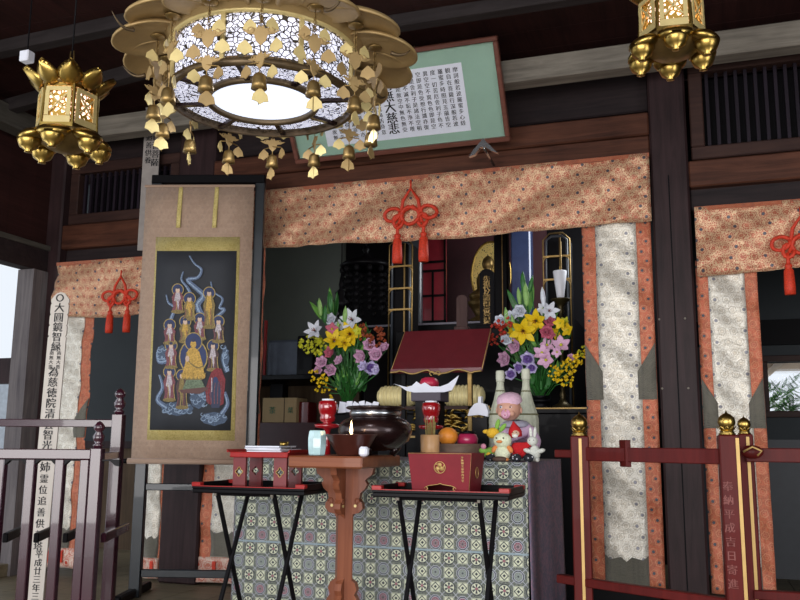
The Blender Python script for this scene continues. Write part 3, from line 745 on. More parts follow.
for pxs in (181, 217):
    b = MB(); u0, za = sx(pxs, 187); u1, zb2 = sx(pxs - 2, 228); trap(b, u1 - .017, u1 + .010, u0 - .012, u0 + .013, zb2, za, -.006, M['scroll_gold']); b.build('wind_ribbon', sc)
b = MB(); b.cyl(XS @ V((uL - .02, 0, zb_)), XS @ V((uR + .02, 0, zb_)), .017, M['scroll_edge'], n=12)
for e, d in ((uL - .02, -.03), (uR + .02, .03)): b.cyl(XS @ V((e, 0, zb_)), XS @ V((e + d, 0, zb_)), .014, M['black'], n=12)
b.build('roller', sc)
b = MB(); b.cyl(XS @ V((uLt - .005, 0, zt_)), XS @ V((uRt + .005, 0, zt_)), .009, M['scroll_edge'], n=8); b.build('top_rod', sc)
# painting: flat brush shapes
blue = col('halo_blue', '#27345f'); hgold = col('halo_gold', '#a58f55', .7, var=.55, sc=170); fgold = col('figure_gold', '#c09a4c', .7, var=.55, sc=170); fwhite = col('figure_white', '#b9aeb2', .7, var=.55, sc=170); fred = col('figure_red', '#7c4a50', .7, var=.55, sc=170); skin = col('figure_skin', '#cfb29c')
smoke = col('smoke_blue', '#5c6b86', .7, var=.55, sc=170); cloudc = col('cloud_blue', '#8fa3bb', .7, var=.55, sc=170); olive = col('lotus_gold', '#857347', .7, var=.55, sc=170); fbrown = col('robe_brown', '#54413f', .7, var=.55, sc=170); dred = col('flame_red', '#7e2f35', .7, var=.55, sc=170); bldk = col('figure_dark_blue', '#2c3350')
def disc(b, cx, cy, rx, ry, lv, m, n=18):
    pts = [sx(cx + rx * math.cos(2 * PI * k / n), cy - ry * math.sin(2 * PI * k / n)) for k in range(n)]
    b.raw([(u, -.0105 - lv * .0004, z) for u, z in pts], [tuple(range(n))], m, XS)
def poly(b, P, lv, m):
    pts = [sx(*q) for q in P]; b.raw([(u, -.0105 - lv * .0004, z) for u, z in pts], [tuple(range(len(P)))], m, XS)
def ribbon(b, P, w0, w1, lv, m):
    P = [V((x, y)) for x, y in P]; Q = []
    for i in range(len(P) - 1):
        for t in range(4):
            p0, p1, p2, p3 = P[max(0, i - 1)], P[i], P[i + 1], P[min(len(P) - 1, i + 2)]; t = t / 4
            Q.append(.5 * ((2 * p1) + (p2 - p0) * t + (2 * p0 - 5 * p1 + 4 * p2 - p3) * t * t + (3 * p1 - p0 - 3 * p2 + p3) * t ** 3))
    Q.append(P[-1]); vs = []; n = len(Q)
    for i, q in enumerate(Q):
        d = (Q[min(i + 1, n - 1)] - Q[max(i - 1, 0)]).normalized(); nn = V((-d.y, d.x)); w_ = (w0 + (w1 - w0) * i / n) / 2
        for sg in (-1, 1): u, z = sx(*(q + nn * w_ * sg)); vs.append((u, -.0105 - lv * .0004, z))
    b.raw(vs, [(2 * i, 2 * i + 1, 2 * i + 3, 2 * i + 2) for i in range(n - 1)], m, XS)
b = MB()
for P, w0, w1 in (([(190, 256), (195, 264), (202, 270), (198, 278), (188, 280), (196, 288), (204, 296), (198, 305), (202, 316)], 1, 7), ([(184, 272), (182, 280), (188, 288), (192, 296)], 1, 4), ([(211.5, 282), (214, 292), (223, 299), (220, 308), (225, 310), (216, 318)], 1, 4), ([(167, 295), (169, 303), (175, 308), (172, 318), (166, 330)], 1, 5), ([(158, 352), (160, 362), (170, 360)], 3, 6), ([(228, 350), (224, 360), (228, 372)], 3, 5), ([(160, 375), (163, 388), (158, 400), (168, 408)], 2, 6), ([(225, 392), (228, 404), (222, 414)], 3, 5)):
    ribbon(b, P, w0, w1, 0, smoke); ribbon(b, [(x - .6, y) for x, y in P], w0 * .3, w1 * .3, 1, cloudc)
b.build('painted_smoke', pt)
b = MB()
rr = random.Random(3)
for (x0, x1, y0, y1, n) in ((162, 194, 402, 415, 18), (190, 208, 388, 408, 16), (201, 228, 412, 425, 18), (157, 168, 345, 362, 7), (221, 230, 345, 372, 7)):
    poly(b, [(x0, (y0 + y1) / 2), (x0 + 3, y1 - 2), ((x0 + x1) / 2, y1 + 1), (x1 - 3, y1 - 2), (x1, (y0 + y1) / 2), (x1 - 3, y0 + 2), ((x0 + x1) / 2, y0), (x0 + 3, y0 + 2)], .5, col('cloud_deep', '#4a5a70', .7, var=.55, sc=170))
    for k in range(n):
        cx = rr.uniform(x0 + 2, x1 - 2); cy = rr.uniform(y0 + 2, y1 - 2); r = rr.uniform(1.2, 2.6)
        ribbon(b, [(cx + r * math.cos(t), cy + r * .8 * math.sin(t)) for t in [i * .9 for i in range(6)]], .9, .5, 1.5, cloudc)
b.build('painted_clouds', pt)
def figure(x, y, r, L, body, body2, name='painted_deity', rx=6):
    b = MB(); 
    disc(b, x, y, r + .9, r + 1.1, 3, hgold); disc(b, x, y, r, r + .2, 4, blue); disc(b, x, y, r * .55, r * .6, 4.5, bldk)
    poly(b, [(x - rx * .45, y + 2), (x - rx, y + L * .35), (x - rx * .75, y + L * .75), (x - rx, y + L), (x + rx, y + L), (x + rx * .75, y + L * .75), (x + rx, y + L * .35), (x + rx * .45, y + 2)], 5, body)
    poly(b, [(x - 1.6, y + 2), (x - rx * .6, y + L * .5), (x - 1, y + L * .55), (x + .5, y + L * .95), (x + 2, y + L * .5), (x + rx * .5, y + L * .4), (x + 1.6, y + 2)], 6, body2)
    for q in range(4): ribbon(b, [(x - rx * .8 + q * rx * .5, y + L * .45), (x - rx * .6 + q * rx * .45, y + L * .7), (x - rx * .9 + q * rx * .6, y + L * .97)], .6, .8, 6.5, hgold if q % 2 else fred)
    disc(b, x, y + .6, 2.1, 2.6, 7, skin if body != fgold else fgold); disc(b, x, y - 2, 1.7, 1.3, 7.5, bldk if body != fgold else blue)
    disc(b, x, y + L, rx * 1.1, 2, 7, olive); b.build(name, pt)
for a in ((178.3, 290, 5.2, 22, fred, fwhite), (190, 299, 5.6, 20, olive, fgold), (209.7, 293.3, 5.3, 34, olive, fgold), (170.3, 325.3, 5.4, 18, fred, fwhite), (185.8, 321.7, 5.2, 20, olive, fgold), (200.3, 319, 5.2, 20, fred, fwhite), (219, 321.7, 5.2, 20, fbrown, fwhite), (171.7, 345.5, 5.6, 22, fred, fwhite), (213.5, 346, 5.4, 24, fbrown, fwhite), (170, 372, 5.5, 28, fred, fwhite), (182.5, 375.5, 5.3, 32, fbrown, olive)):
    figure(*a)
b = MB(); disc(b, 194, 357, 14.5, 17.5, 8, hgold); disc(b, 194, 357, 13.2, 16.2, 9, blue); disc(b, 194, 342, 9, 9.5, 9.5, hgold); disc(b, 194, 342, 8, 8.5, 10, blue)
poly(b, [(186, 363), (183, 374), (205, 374), (203, 363), (200, 352), (196, 348), (191, 348), (187, 353)], 11, fgold); disc(b, 194, 344.5, 3, 3.8, 12, fgold); disc(b, 194, 340.5, 2.2, 1.8, 12.5, bldk)
ribbon(b, [(187, 353), (190, 362), (198, 368), (204, 366)], 1, 1.6, 12, olive); disc(b, 188, 359, 2, 3, 12.5, skin)
poly(b, [(181, 373), (207, 373), (203, 380), (186, 380)], 11, olive); poly(b, [(187, 380), (202, 380), (207, 390), (183, 390)], 11, col('throne_green', '#6c7a62', .7, var=.55, sc=170)); poly(b, [(180, 390), (208, 387), (208, 390), (200, 394), (182, 393)], 12, col('throne_red', '#5d3a36'))
for q in range(6): disc(b, 184 + q * 4, 376, 2, 3, 12, fgold)
b.build('painted_central_figure', pt)
b = MB(); poly(b, [(207, 402), (206, 390), (209, 380), (212, 372), (217, 368), (222, 369), (226, 380), (225, 392), (224, 404), (216, 408)], 8, dred); poly(b, [(212, 384), (210, 395), (212, 408), (220, 408), (222, 396), (220, 382), (216, 378)], 9, bldk); disc(b, 216, 380, 2.5, 3, 10, blue)
ribbon(b, [(212.3, 378), (212.4, 392)], .9, .9, 10, fwhite)
for q in range(5): ribbon(b, [(209 + q * 3, 404), (208 + q * 3.4, 392), (210 + q * 3, 382)], 1, .4, 9.5, fred)
b.build('painted_flaming_guardian', pt)
# stand
st = thing('scroll_stand', 'dark lacquered stand holding the painted scroll', 'scroll stand', (SPp.x, SPp.y, FL), SA)
YS = .035
def sbox(b, u0, u1, z0, z1, y0, y1, m): b.box((u0, y0, z0), (u1, y1, z1), m, XS, .004)
uP0, uP1 = sx(130, 520)[0], sx(141, 520)[0]; uQ0, uQ1 = sx(246, 400)[0], sx(256, 400)[0]; ztop = sx(200, 173)[1]
b = MB(); sbox(b, uP0, uP1, FL, ztop - .02, YS, YS + .05, M['blueblack']); b.build('post', st)
b = MB(); sbox(b, uQ0, uQ1, FL, ztop - .02, YS, YS + .05, M['blueblack']); b.build('post', st)
b = MB(); sbox(b, uP0 - .0, uQ1 - .0, ztop - .055, ztop, YS - .005, YS + .045, M['black']); b.build('top_rail', st)
for y0_, y1_ in ((484, 491), (571, 579)):
    b = MB(); sbox(b, uP1, uQ0, sx(170, y1_)[1], sx(170, y0_)[1], YS + .01, YS + .04, M['blueblack']); b.build('cross_rail', st)
for u in (uP0, uQ0):
    b = MB(); b.box((u, -.22, FL), (u + .05, .32, FL + .05), M['black'], XS, .01); b.build('foot', st)

# ------------------------------------------------------------ lettered wooden boards
def lettered(label, top, bot, wid, items, m=M['sotoba'], pointed=True):
    top = V(top); bot = V(bot); up = (top - bot).normalized(); L = (top - bot).length
    rt = (SR - up * SR.dot(up)).normalized(); fw = rt.cross(up) * -1
    Mx = Matrix((( rt.x, -fw.x, up.x, bot.x), (rt.y, -fw.y, up.y, bot.y), (rt.z, -fw.z, up.z, bot.z), (0, 0, 0, 1)))
    # local x right, y away from viewer, z up
    if Mx.to_3x3().determinant() < 0: Mx = Mx @ Matrix.Diagonal((1, -1, 1, 1))
    t = thing('lettered_board', label, 'grave board', bot, 0, 'lettered wooden grave boards'); h = wid / 2
    b = MB(); P = [(-h, 0), (h, 0)]
    if pointed:
        for k in range(4): z = L - .07 - (3 - k) * .065; P += [(h, z - .008), (h - .006, z), (h, z + .008)]
        P += [(h, L - .045), (h * .45, L - .008), (0, L), (-h * .45, L - .008), (-h, L - .045)]
        for k in range(4): z = L - .07 - k * .065; P += [(-h, z + .008), (-h + .006, z), (-h, z - .008)]
    else: P += [(h, L), (-h, L)]
    b.prism(P, 0, .012, m, Mx); bd = b.build('board', t)
    b = MB()
    for (txt_, x, dz, size, step) in items: column(b, txt_, M['ink'], Mx @ T(0, -.0012, 0), x, L - dz, size, step, .026)
    b.build('inked_writing', bd); return t
tp = atD(61, 292, 5.05); btm = atD(33, 602, 4.72)
dirv = (btm - tp); kf = (FL - tp.z) / dirv.z; btm = tp + dirv * kf
lettered('tall pale board with black brush characters and notched point, leaning behind the dark railing', tp, btm, .108,
    [('○大圓鏡智縁', 0, .035, .060, .0585), ('為慈徳院清雲智光大姉', 0, .475, .061, .0605), ('南無大慈', .022, .365, .026, .027), ('南無大悲', -.022, .365, .026, .027), ('霊位追善供養塔', 0, 1.085, .052, .062), ('平成廿三年三月吉日建之', .01, 1.50, .045, .045)])
lx = X(149.5, 182, F - .13); 
lettered('short lettered board fixed on the dark pillar, mostly behind the lamp bells and scroll', (lx, F - .13, Z(150, 88, F - .13)), (lx, F - .13, Z(150, 250, F - .13)), .115,
    [('大慈大悲観世音菩薩', .03, .06, .06, .062), ('為先祖代々追善供養', -.02, .10, .05, .055)], col('grey_board', '#a39a94', .8), False)

# ------------------------------------------------------------ fences
def finial(b, c, r, m, n=14):
    b.lathe([(r * .8, 0), (r * .85, r * .35), (r * 1.0, r * .5), (r * .55, r * .8), (r * .95, r * 1.4), (r * 1.05, r * 2.1), (r * .55, r * 2.9), (r * .95, r * 3.3), (r * 1.0, r * 3.9), (r * .5, r * 4.5), (.001, r * 4.8)], m, n, Matrix.Translation(c))
fe = thing('lacquered_fence', 'dark purple lacquered fence of slim uprights, in front of the lettered board', 'fence', atD(50, 600, 3.2))
dA = 3.2; dB = 3.75
zt = atD(50, 449, dA).z; zb = atD(50, 459, dA).z; zlow = -.2
def gpt(px, d): q = atD(px, 450, d); return q.x, q.y
def upright(px, d, wd, z1, nm, m=M['rail_purple']):
    x, y = gpt(px, d); b = MB(); b.box((-wd / 2, -wd / 2, FL), (wd / 2, wd / 2, z1), m, T(x, y, 0) @ RZ(SA), .003); b.build(nm, fe); return x, y
def rail(p, q, h, wd, m, nm, parent, z=None):
    p = V(p); q = V(q); d = q - p; L = math.hypot(d.x, d.y); a = math.atan2(d.y, d.x); pit = math.atan2(d.z, L)
    b = MB(); b.box((0, -wd / 2, -h / 2), (d.length, wd / 2, h / 2), m, Matrix.Translation(p) @ RZ(a) @ RY(-pit), .003); return b.build(nm, parent)
for px in (-56, -26, 3, 33, 62, 87): upright(px, dA, .034, zb, 'upright')
x, y = upright(98, dA, .042, zt + .005, 'corner_post')
b = MB(); finial(b, V((x, y, zt + .005)), .021, M['rail_purple']); b.build('post_finial', fe)
pz = (zt + zb) / 2
g0 = gpt(-80, dA); g1 = gpt(93, dA); rail((g0[0], g0[1], pz), (g1[0], g1[1], pz), zt - zb, .045, M['rail_purple'], 'top_rail', fe)
b = MB()
for k in range(6):
    ga = V(gpt(-56 + k * 29.5, dA)); gb = V(gpt(-56 + (k + 1) * 29.5, dA)); L = (gb - ga).length; a = math.atan2((gb - ga).y, (gb - ga).x)
    b.prism([(0, 0), (L, 0), (L, -.025), (L * .85, -.022), (L * .7, -.006), (L * .3, -.006), (L * .15, -.022), (0, -.025)], -.012, .012, M['black'], T(ga.x, ga.y, zb) @ RZ(a))
b.build('scalloped_apron', fe)
for px in (-53, -24, 5, 36, 65, 103):
    rail(atD(px, 538, dA + .03), atD(px + 24, 527, dA + .40), .035, .02, M['black'] if px < 90 else M['rail_purple'], 'rear_strut', fe)
xB, yB = gpt(117, dB); zBt = atD(117, 414, dB).z
b = MB(); b.box((-.024, -.024, FL), (.024, .024, zBt), M['rail_purple'], T(xB, yB, 0) @ RZ(SA), .003); b.build('corner_post', fe)
b = MB(); finial(b, V((xB, yB, zBt)), .024, M['rail_purple']); b.build('post_finial', fe)
gl = gpt(-90, dB + .05); zR = atD(60, 423, dB).z
rail((gl[0], gl[1], zR), (xB, yB, zR), .034, .03, M['rail_purple'], 'rear_rail', fe)
p = atD(98, 450, dA); rail((x, y, pz - .01), (xB, yB, pz - .01), .03, .03, M['rail_purple'], 'side_rail', fe)

# red fence with gilt caps
def cap(parent, c, r):
    b = MB(); b.lathe([(r * .95, 0), (r * 1.0, r * .15), (r * .8, r * .3), (r * .9, r * .45)], M['gold'], 18, Matrix.Translation(c)); b.build('cap_base', parent)
    b = MB()
    for k in range(8):
        a = 2 * PI * k / 8; petal_mesh(b, Matrix.Translation(c) @ RZ(a) @ T(0, r * .45, r * .42) @ RX(math.radians(35)), r * .85, r * .7, M['gold'], .3, 5)
    b.build('lotus_collar', parent)
    b = MB(); b.lathe([(r * .4, r * .55), (r * .85, r * .95), (r * 1.02, r * 1.5), (r * .92, r * 2.05), (r * .5, r * 2.45), (r * .15, r * 2.62), (r * .05, r * 2.9), (.001, r * 2.95)], M['gold'], 22, Matrix.Translation(c)); b.build('jewel_finial', parent)
rf = thing('gilt_capped_fence', 'red-brown lacquered fence with gilt jewel caps, in front of the big dark pillar', 'fence', atD(640, 600, 3.1))
def rpost(px, d, wd, ytop, strip, nm='post'):
    x, y = gpt(px, d); z1 = atD(px, ytop, d).z; xf = T(x, y, 0) @ RZ(.1)
    b = MB(); b.box((-wd / 2, -wd / 2, FL - .3), (wd / 2, wd / 2, z1), M['rail_red'], xf, .004); b.build(nm, rf)
    b = MB(); b.box((wd * strip - .005, -wd / 2 - .003, FL - .3), (wd * strip + .006, -wd / 2 + .001, z1 - .01), M['gold_line'], xf); b.build('gilt_strip', rf)
    cap(rf, V((x, y, z1)), wd * .46); return x, y, z1
A1 = rpost(580, 3.35, .070, 436, .02); A2 = rpost(728, 2.9, .062, 435, .42); A3 = rpost(745.5, 3.12, .050, 434, .1)
zr0 = atD(580, 454, 3.3).z; hR = .053
e0 = gpt(588, 3.33); e1 = gpt(722, 2.92)
rail((e0[0], e0[1], zr0), (e1[0], e1[1], zr0 ), hR, .045, M['rail_red'], 'top_rail', rf)
zl0 = atD(590, 580, 3.3).z
e0b = gpt(556, 3.42); rail((e0b[0], e0b[1], zl0), (e1[0], e1[1], zl0), .032, .035, M['rail_red'], 'lower_rail', rf)
e2 = gpt(745, 3.1); e3 = gpt(860, 2.98)
rail((e2[0], e2[1], zr0 + .004), (e3[0], e3[1], zr0 + .004), .05, .045, M['rail_red'], 'top_rail', rf)
rail((e2[0], e2[1], zl0), (e3[0], e3[1], zl0), .032, .035, M['rail_red'], 'lower_rail', rf)
e4 = gpt(545, 3.46); rail((e0b[0], e0b[1], zr0 - .0), (e0[0], e0[1], zr0 - .0), .03, .03, M['rail_red'], 'stub_rail', rf)
q = gpt(625, 3.2); b = MB(); b.box((-.011, -.028, zr0 - .045), (.011, .028, zr0 + .055), M['rail_red'], T(q[0], q[1], 0) @ RZ(.5), .002); b.build('peg', rf)
b = MB(); q = atD(752, 452, 2.98); b.ball(q, .024, M['rail_red'], (1.6, .7, 1)); b.tube([q + V((-.03, -.03, .0)), q + V((0, -.035, .018)), q + V((.03, -.03, .004)), q + V((.015, -.03, -.012))], .004, M['gold_line'], 6); b.build('carved_rail_end', rf)
b = MB(); xf = T(A2[0] - .008, A2[1] - .034, 0) @ RZ(.1); column(b, '奉納平成吉日寄進', col('worn_lettering', '#83433c', .5), xf, 0, A2[2] - .17, .034, .045, .02); b.build('worn_lettering', rf)

# ------------------------------------------------------------ altar table and its cloth
YA = 3.5; YAb = 4.4; zA = 1.023
xa0 = X(233, 560, YA); xa1 = X(528.5, 540, YA)
al = thing('altar_table', 'long altar table wrapped to the floor in octagon-patterned grey brocade', 'altar table', ((xa0 + xa1) / 2, (YA + YAb) / 2, FL))
W = xa1 - xa0; H = zA - FL
b = MB()
def front(u, v): return (xa0 + u * W, YA - .006 * (1 - v) - .004 * math.sin(u * 20) * (1 - v), FL + v * H)
b.sheet(front, 40, 12, M['altar_cloth'], W, H, .003); b.build('front_cloth', al)
b = MB(); M['altar_side'] = altar_side()
def side(u, v): return (xa1 + .004 + .004 * math.sin(u * 14) * (1 - v) + .01 * (1 - v), YA + u * (YAb - YA), FL + v * H)
b.sheet(side, 20, 10, M['altar_side'], YAb - YA, H, .003)
b.build('side_cloth', al); b = MB()
def side2(u, v): return (xa0 - .004, YAb - u * (YAb - YA), FL + v * H)
b.sheet(side2, 4, 4, M['altar_side'], YAb - YA, H, .003); b.build('side_cloth', al)
b = MB(); b.box((xa0, YA, zA - .02), (xa1 + .004, YAb, zA), col('grey_top_cloth', '#8b8790', .6), None, .006); b.build('top_cloth', al)
b = MB(); b.box((xa0 + .02, YA + .02, FL), (xa1 - .02, YAb - .02, zA - .02), M['black']); b.build('table_body', al)

# ------------------------------------------------------------ folding tray stands
def tray_stand(label, px0, px1, pyf, Yf, Yb, legs):
    x0, x1 = X(px0, pyf, Yf), X(px1, pyf, Yf); zt = atY((px0 + px1) / 2, pyf, Yf).z
    t = thing('tray_stand', label, 'tray stand', ((x0 + x1) / 2, (Yf + Yb) / 2, FL), 0, 'folding tray stands before the altar')
    b = MB(); b.box((x0, Yf, zt - .028), (x1, Yb, zt - .010), M['black'], None, .004)
    b.build('tray_board', t)
    b = MB()
    for lo, hi in (((x0, Yf), (x1, Yf + .010)), ((x0, Yb - .010), (x1, Yb)), ((x0, Yf + .01), (x0 + .010, Yb - .01)), ((x1 - .010, Yf + .01), (x1, Yb - .01))):
        tall = .012 if hi[1] > Yf + .02 else 0
        b.box((lo[0], lo[1], zt - .01), (hi[0], hi[1], zt + tall), M['black'])
    b.build('rim', t)
    b = MB(); b.box((x0 - .001, Yf - .001, zt - .002), (x1 + .001, Yf + .011, zt + .0010), M['red_bright']); b.build('red_edge_line', t)
    for xx, yy, a in ((x0, Yf, 1), (x1 - .035, Yf, -1), (x0, Yb - .03, 1), (x1 - .035, Yb - .03, -1)):
        b = MB(); b.box((xx - .002, yy - .002, zt - .001), (xx + .037, yy + .028, zt + .014), M['red_bright'], None, .002); b.build('red_corner', t)
    zc_ = zt - .03
    for xx in legs:
        for a, c in ((0, 1), (1, 0)):
            b = MB(); ya = Yf + .03 + a * (Yb - Yf - .06); yb = Yf - .06 + c * (Yb - Yf + .12); dx = .004 if a else -.004
            b.cyl((x0 + xx + dx, ya, zc_), (x0 + xx + dx, yb, FL), .0095, M['black_matte'], n=8); b.build('leg', t)
    for yy, z_ in ((Yf + .03, zc_), (Yb - .03, zc_), (Yf - .055, FL + .02), (Yb + .055, FL + .02)):
        b = MB(); b.cyl((x0 + legs[0], yy, z_), (x0 + legs[1], yy, z_), .008, M['black_matte'], n=8); b.build('cross_bar', t)
    for xx in legs:
        b = MB(); b.cbox((x0 + xx, Yf + .004, zt - .033), (.010, .008, .010), M['grey_beam']); b.build('bracket', t)
    return x0, x1, zt
YT = 3.02
L0, L1, zT1 = tray_stand('black and red tray on crossed folding legs, carrying the small red lacquer stand', 192, 304, 487, YT, YT + .30, (.105, .355))
R0_, R1_, zT2 = tray_stand('black and red tray on crossed folding legs, carrying the crested red box', 372, 509, 491, YT, YT + .30, (.10, .405))

# small red lacquer stand with booklets
x0, x1 = X(229, 470, YT + .05), X(287, 470, YT + .05); zs = atY(258, 452, YT + .05).z
t = thing('red_stand', 'low vermilion lacquer stand with pierced legs, on the tray by the scroll', 'offering stand', ((x0 + x1) / 2, YT + .13, zT1))
b = MB(); b.box((x0, YT + .05, zs - .022), (x1, YT + .24, zs), M['red_bright'], None, .003); b.build('top_board', t)
for xx in (x0 + .010, x1 - .066):
    b = MB(); xo = xx; zz0, zz1 = zT1 - .009, zs - .022; wl = .056; hz = (zz0 + zz1) / 2 + .004; hc = (xo + wl / 2, 0, hz); ro = .017
    ring = [(hc[0] + ro * math.cos(q) * (.82 + .18 * math.cos(4 * q)), hz + ro * 1.1 * math.sin(q) * (.82 + .18 * math.cos(4 * q))) for q in [i * PI / 16 for i in range(32)]]
    outer = []
    for i in range(32):
        q = i * PI / 16; cx_, sz_ = math.cos(q), math.sin(q); m_ = 1 / max(abs(cx_), abs(sz_)); outer.append((hc[0] + wl / 2 * cx_ * m_, hz + (zz1 - zz0) / 2 * sz_ * m_ - .004))
    vs = [(x, y_, z) for y_ in (YT + .065, YT + .080) for x, z in ring + outer]
    fs = []
    for i in range(32):
        j = (i + 1) % 32; fs += [(i, j, 32 + j, 32 + i), (64 + j, 64 + i, 96 + i, 96 + j), (j, i, 64 + i, 64 + j), (32 + i, 32 + j, 96 + j, 96 + i)]
    b.raw([(x, y_ + .135, z) for x, y_, z in vs], fs, M['red_lacquer']); b.build('leg', t); b = MB(); b.raw(vs, fs, M['red_lacquer'])
    lg = b.build('leg', t)
    b = MB(); b.tube([(x, YT + .064, z) for x, z in ring], .0018, M['gold_line'], 5, True); b.build('gilt_ring', lg)
b = MB()
for cxx in (x0, x1):
    sgn = -1 if cxx == x0 else 1
    b.prism([(0, 0), (sgn * .012, .012), (sgn * .01, 0)], YT + .045, YT + .245, M['red_bright'], T(cxx, 0, zs - .002))
b.build('upturned_end', t)
zz = zs
for k, (c_, dx, rz, lab, w_) in enumerate((('#3b3f4c', .012, .06, 'dark grey booklet lying directly on the red stand', .15), ('#c8cbd6', .02, -.1, 'pale grey booklet in the middle of the pile on the red stand', .16), ('#4d586f', -.004, .18, 'blue-grey pamphlet under the topmost white sheet on the red stand', .15), ('#dfe3ee', .006, .02, 'thin white booklet lying topmost on the red stand', .15))):
    b = MB(); h = .006; xf = T((x0 + x1) / 2 + dx, YT + .145, zz) @ RZ(rz); b.box((-w_ / 2, -.08, 0), (w_ / 2, .08, h), M['white'], xf, .001); b.box((-w_ / 2 - .001, -.081, h - .0015), (w_ / 2 + .001, .081, h), col('booklet_cover_%s' % 'abcd'[k], c_), xf); tag(b.build('booklet'), lab, 'booklet', 'booklets on the red stand'); zz += h

# crested red box
Yb_ = YT + .045; xL, xR = X(412.5, 486, Yb_), X(469, 488, Yb_); zt_b = atY(440, 453, Yb_).z; zB0 = zT2 - .009
dxT = .014
t = thing('offering_box', 'dusky red lacquered offering box with round gold crest, flaring upwards', 'offering box', ((xL + xR) / 2, Yb_ + .08, zB0))
D = .17; th = .007
def quadbox(b, bl, br, tl, tr, m):  # front board as a slab in plane y
    pass
b = MB()
cx = (xL + xR) / 2; hw = (xR - xL) / 2; Hb = zt_b - zB0
nP = [( -hw, 0), (-hw * .55, 0), (-hw * .55, .006), (-hw * .45, .012), (-hw * .50, .022), (-hw * .38, .026), (-.01, .030), (0, .034), (.01, .030), (hw * .38, .026), (hw * .50, .022), (hw * .45, .012), (hw * .55, .006), (hw * .55, 0), (hw, 0), (hw + dxT, Hb), (-hw - dxT, Hb)]
b.prism(nP, 0, th, M['maroon_box'], T(cx, Yb_, zB0) @ RX(math.radians(5)) ); b.build('front_board', t)
b = MB(); b.prism([(-hw, 0), (hw, 0), (hw + dxT, Hb), (-hw - dxT, Hb)], 0, th, M['maroon_box'], T(cx, Yb_ + D, zB0) @ RX(math.radians(-5))); b.build('back_board', t)
for sg in (-1, 1):
    b = MB(); vs = []
    for yy, oo in ((Yb_ + .002, 0), (Yb_ + D, 0)):
        for o2 in (0, -th):
            for z_, w2 in ((0, hw), (Hb, hw + dxT)): vs.append((cx + sg * (w2 + o2), yy + (-.012 if (z_ and yy < Yb_ + .1) else (.012 if z_ else 0)), zB0 + z_))
    b.raw(vs, [(0, 1, 3, 2), (4, 6, 7, 5), (0, 4, 5, 1), (2, 3, 7, 6), (1, 5, 7, 3), (0, 2, 6, 4)], M['maroon_box']); b.build('side_board', t)
b = MB(); b.box((cx - hw, Yb_ + .01, zB0 + Hb * .35), (cx + hw, Yb_ + D - .01, zB0 + Hb * .37), M['black']); b.build('bottom_board', t)
XB = T(cx, Yb_ - .0006, zB0) @ RX(math.radians(5))
b = MB(); cz = Hb * .64
b.tube([XB @ V((.021 * math.cos(a), -.001, cz + .021 * math.sin(a))) for a in [i * PI / 16 for i in range(32)]], .0016, M['gold_line'], 6, True)
for k in range(3):
    a = PI / 2 + k * 2 * PI / 3; b.lathe([(.001, .001), (.0085, .0005), (.0085, -.0)], M['gold_line'], 14, XB @ T(.0092 * math.cos(a), -.0012, cz + .0092 * math.sin(a)) @ RX(PI / 2))
    b.tube([XB @ V(((.009 + .009 * q) * math.cos(a + .9 * q), -.002, cz + (.009 + .009 * q) * math.sin(a + .9 * q))) for q in (0, .3, .6, .9, 1.1)], .002, M['gold_line'], 5)
b.build('round_crest', t)
b = MB(); b.tube([XB @ V((x_, -.001, z_)) for x_, z_ in nP[1:14]], .0014, M['gold_line'], 5)
for sg in (-1, 1): b.tube([XB @ V((sg * (hw * .5 + .006 * math.cos(a)), -.001, .014 + .007 * math.sin(a))) for a in [i * .7 for i in range(8)]], .0013, M['gold_line'], 5)
b.tube([XB @ V((-hw - dxT + .001, -.001, Hb - .001)), XB @ V((hw + dxT - .001, -.001, Hb - .001)), XB @ V((hw, -.001, .001))], .001, M['gold_line'], 5); b.build('gilt_outline', t)
b = MB(); column(b, '奉納御宝前家内安全', M['gold_line'], XB @ T(0, -.001, 0), hw * .80, Hb * .90, .0095, .0105, .03); b.build('gilt_lettering', t)
b = MB(); xf = T(cx + hw + dxT * .5 + .002, Yb_ + D / 2, zB0 + Hb * .5) @ RZ(PI / 2)
b.tube([xf @ V((.02 * math.cos(a), 0, .02 * math.sin(a))) for a in [i * PI / 12 for i in range(24)]], .0016, M['gold_line'], 6, True); b.build('side_crest', t)

# ------------------------------------------------------------ carved brown table
Y0 = 2.98; Y1 = 3.42
xa, xb = X(288, 455, Y0), X(362, 457, Y0); zT = atY(325, 456, Y0).z
cxT = atY(345, 500, 3.2).x
t = thing('carved_table', 'polished brown wooden table with carved scrolling brackets on one central column', 'carved table', (cxT, 3.2, FL))
b = MB(); b.box((xa, Y0, zT - .045), (xb, Y1, zT), M['table_wood'], None, .006); b.build('table_top', t)
b = MB(); b.box((-.030, -.030, FL), (.030, .030, zT - .045), M['table_wood_z'], T(cxT, 3.2, 0) @ RZ(math.radians(32)), .004); b.build('column', t)
prof = [(0, 0), (.125, 0), (.118, -.028), (.100, -.040), (.088, -.052), (.098, -.066), (.088, -.085), (.070, -.100), (.064, -.125), (.078, -.140), (.080, -.160), (.062, -.178), (.040, -.182), (.028, -.20), (0, -.205)]
foot = [(0, .40), (.022, .40), (.030, .375), (.052, .36), (.060, .335), (.050, .315), (.062, .30), (.075, .27), (.065, .24), (.08, .2), (.11, .12), (.15, .06), (.19, .045), (.20, .0), (0, 0)]
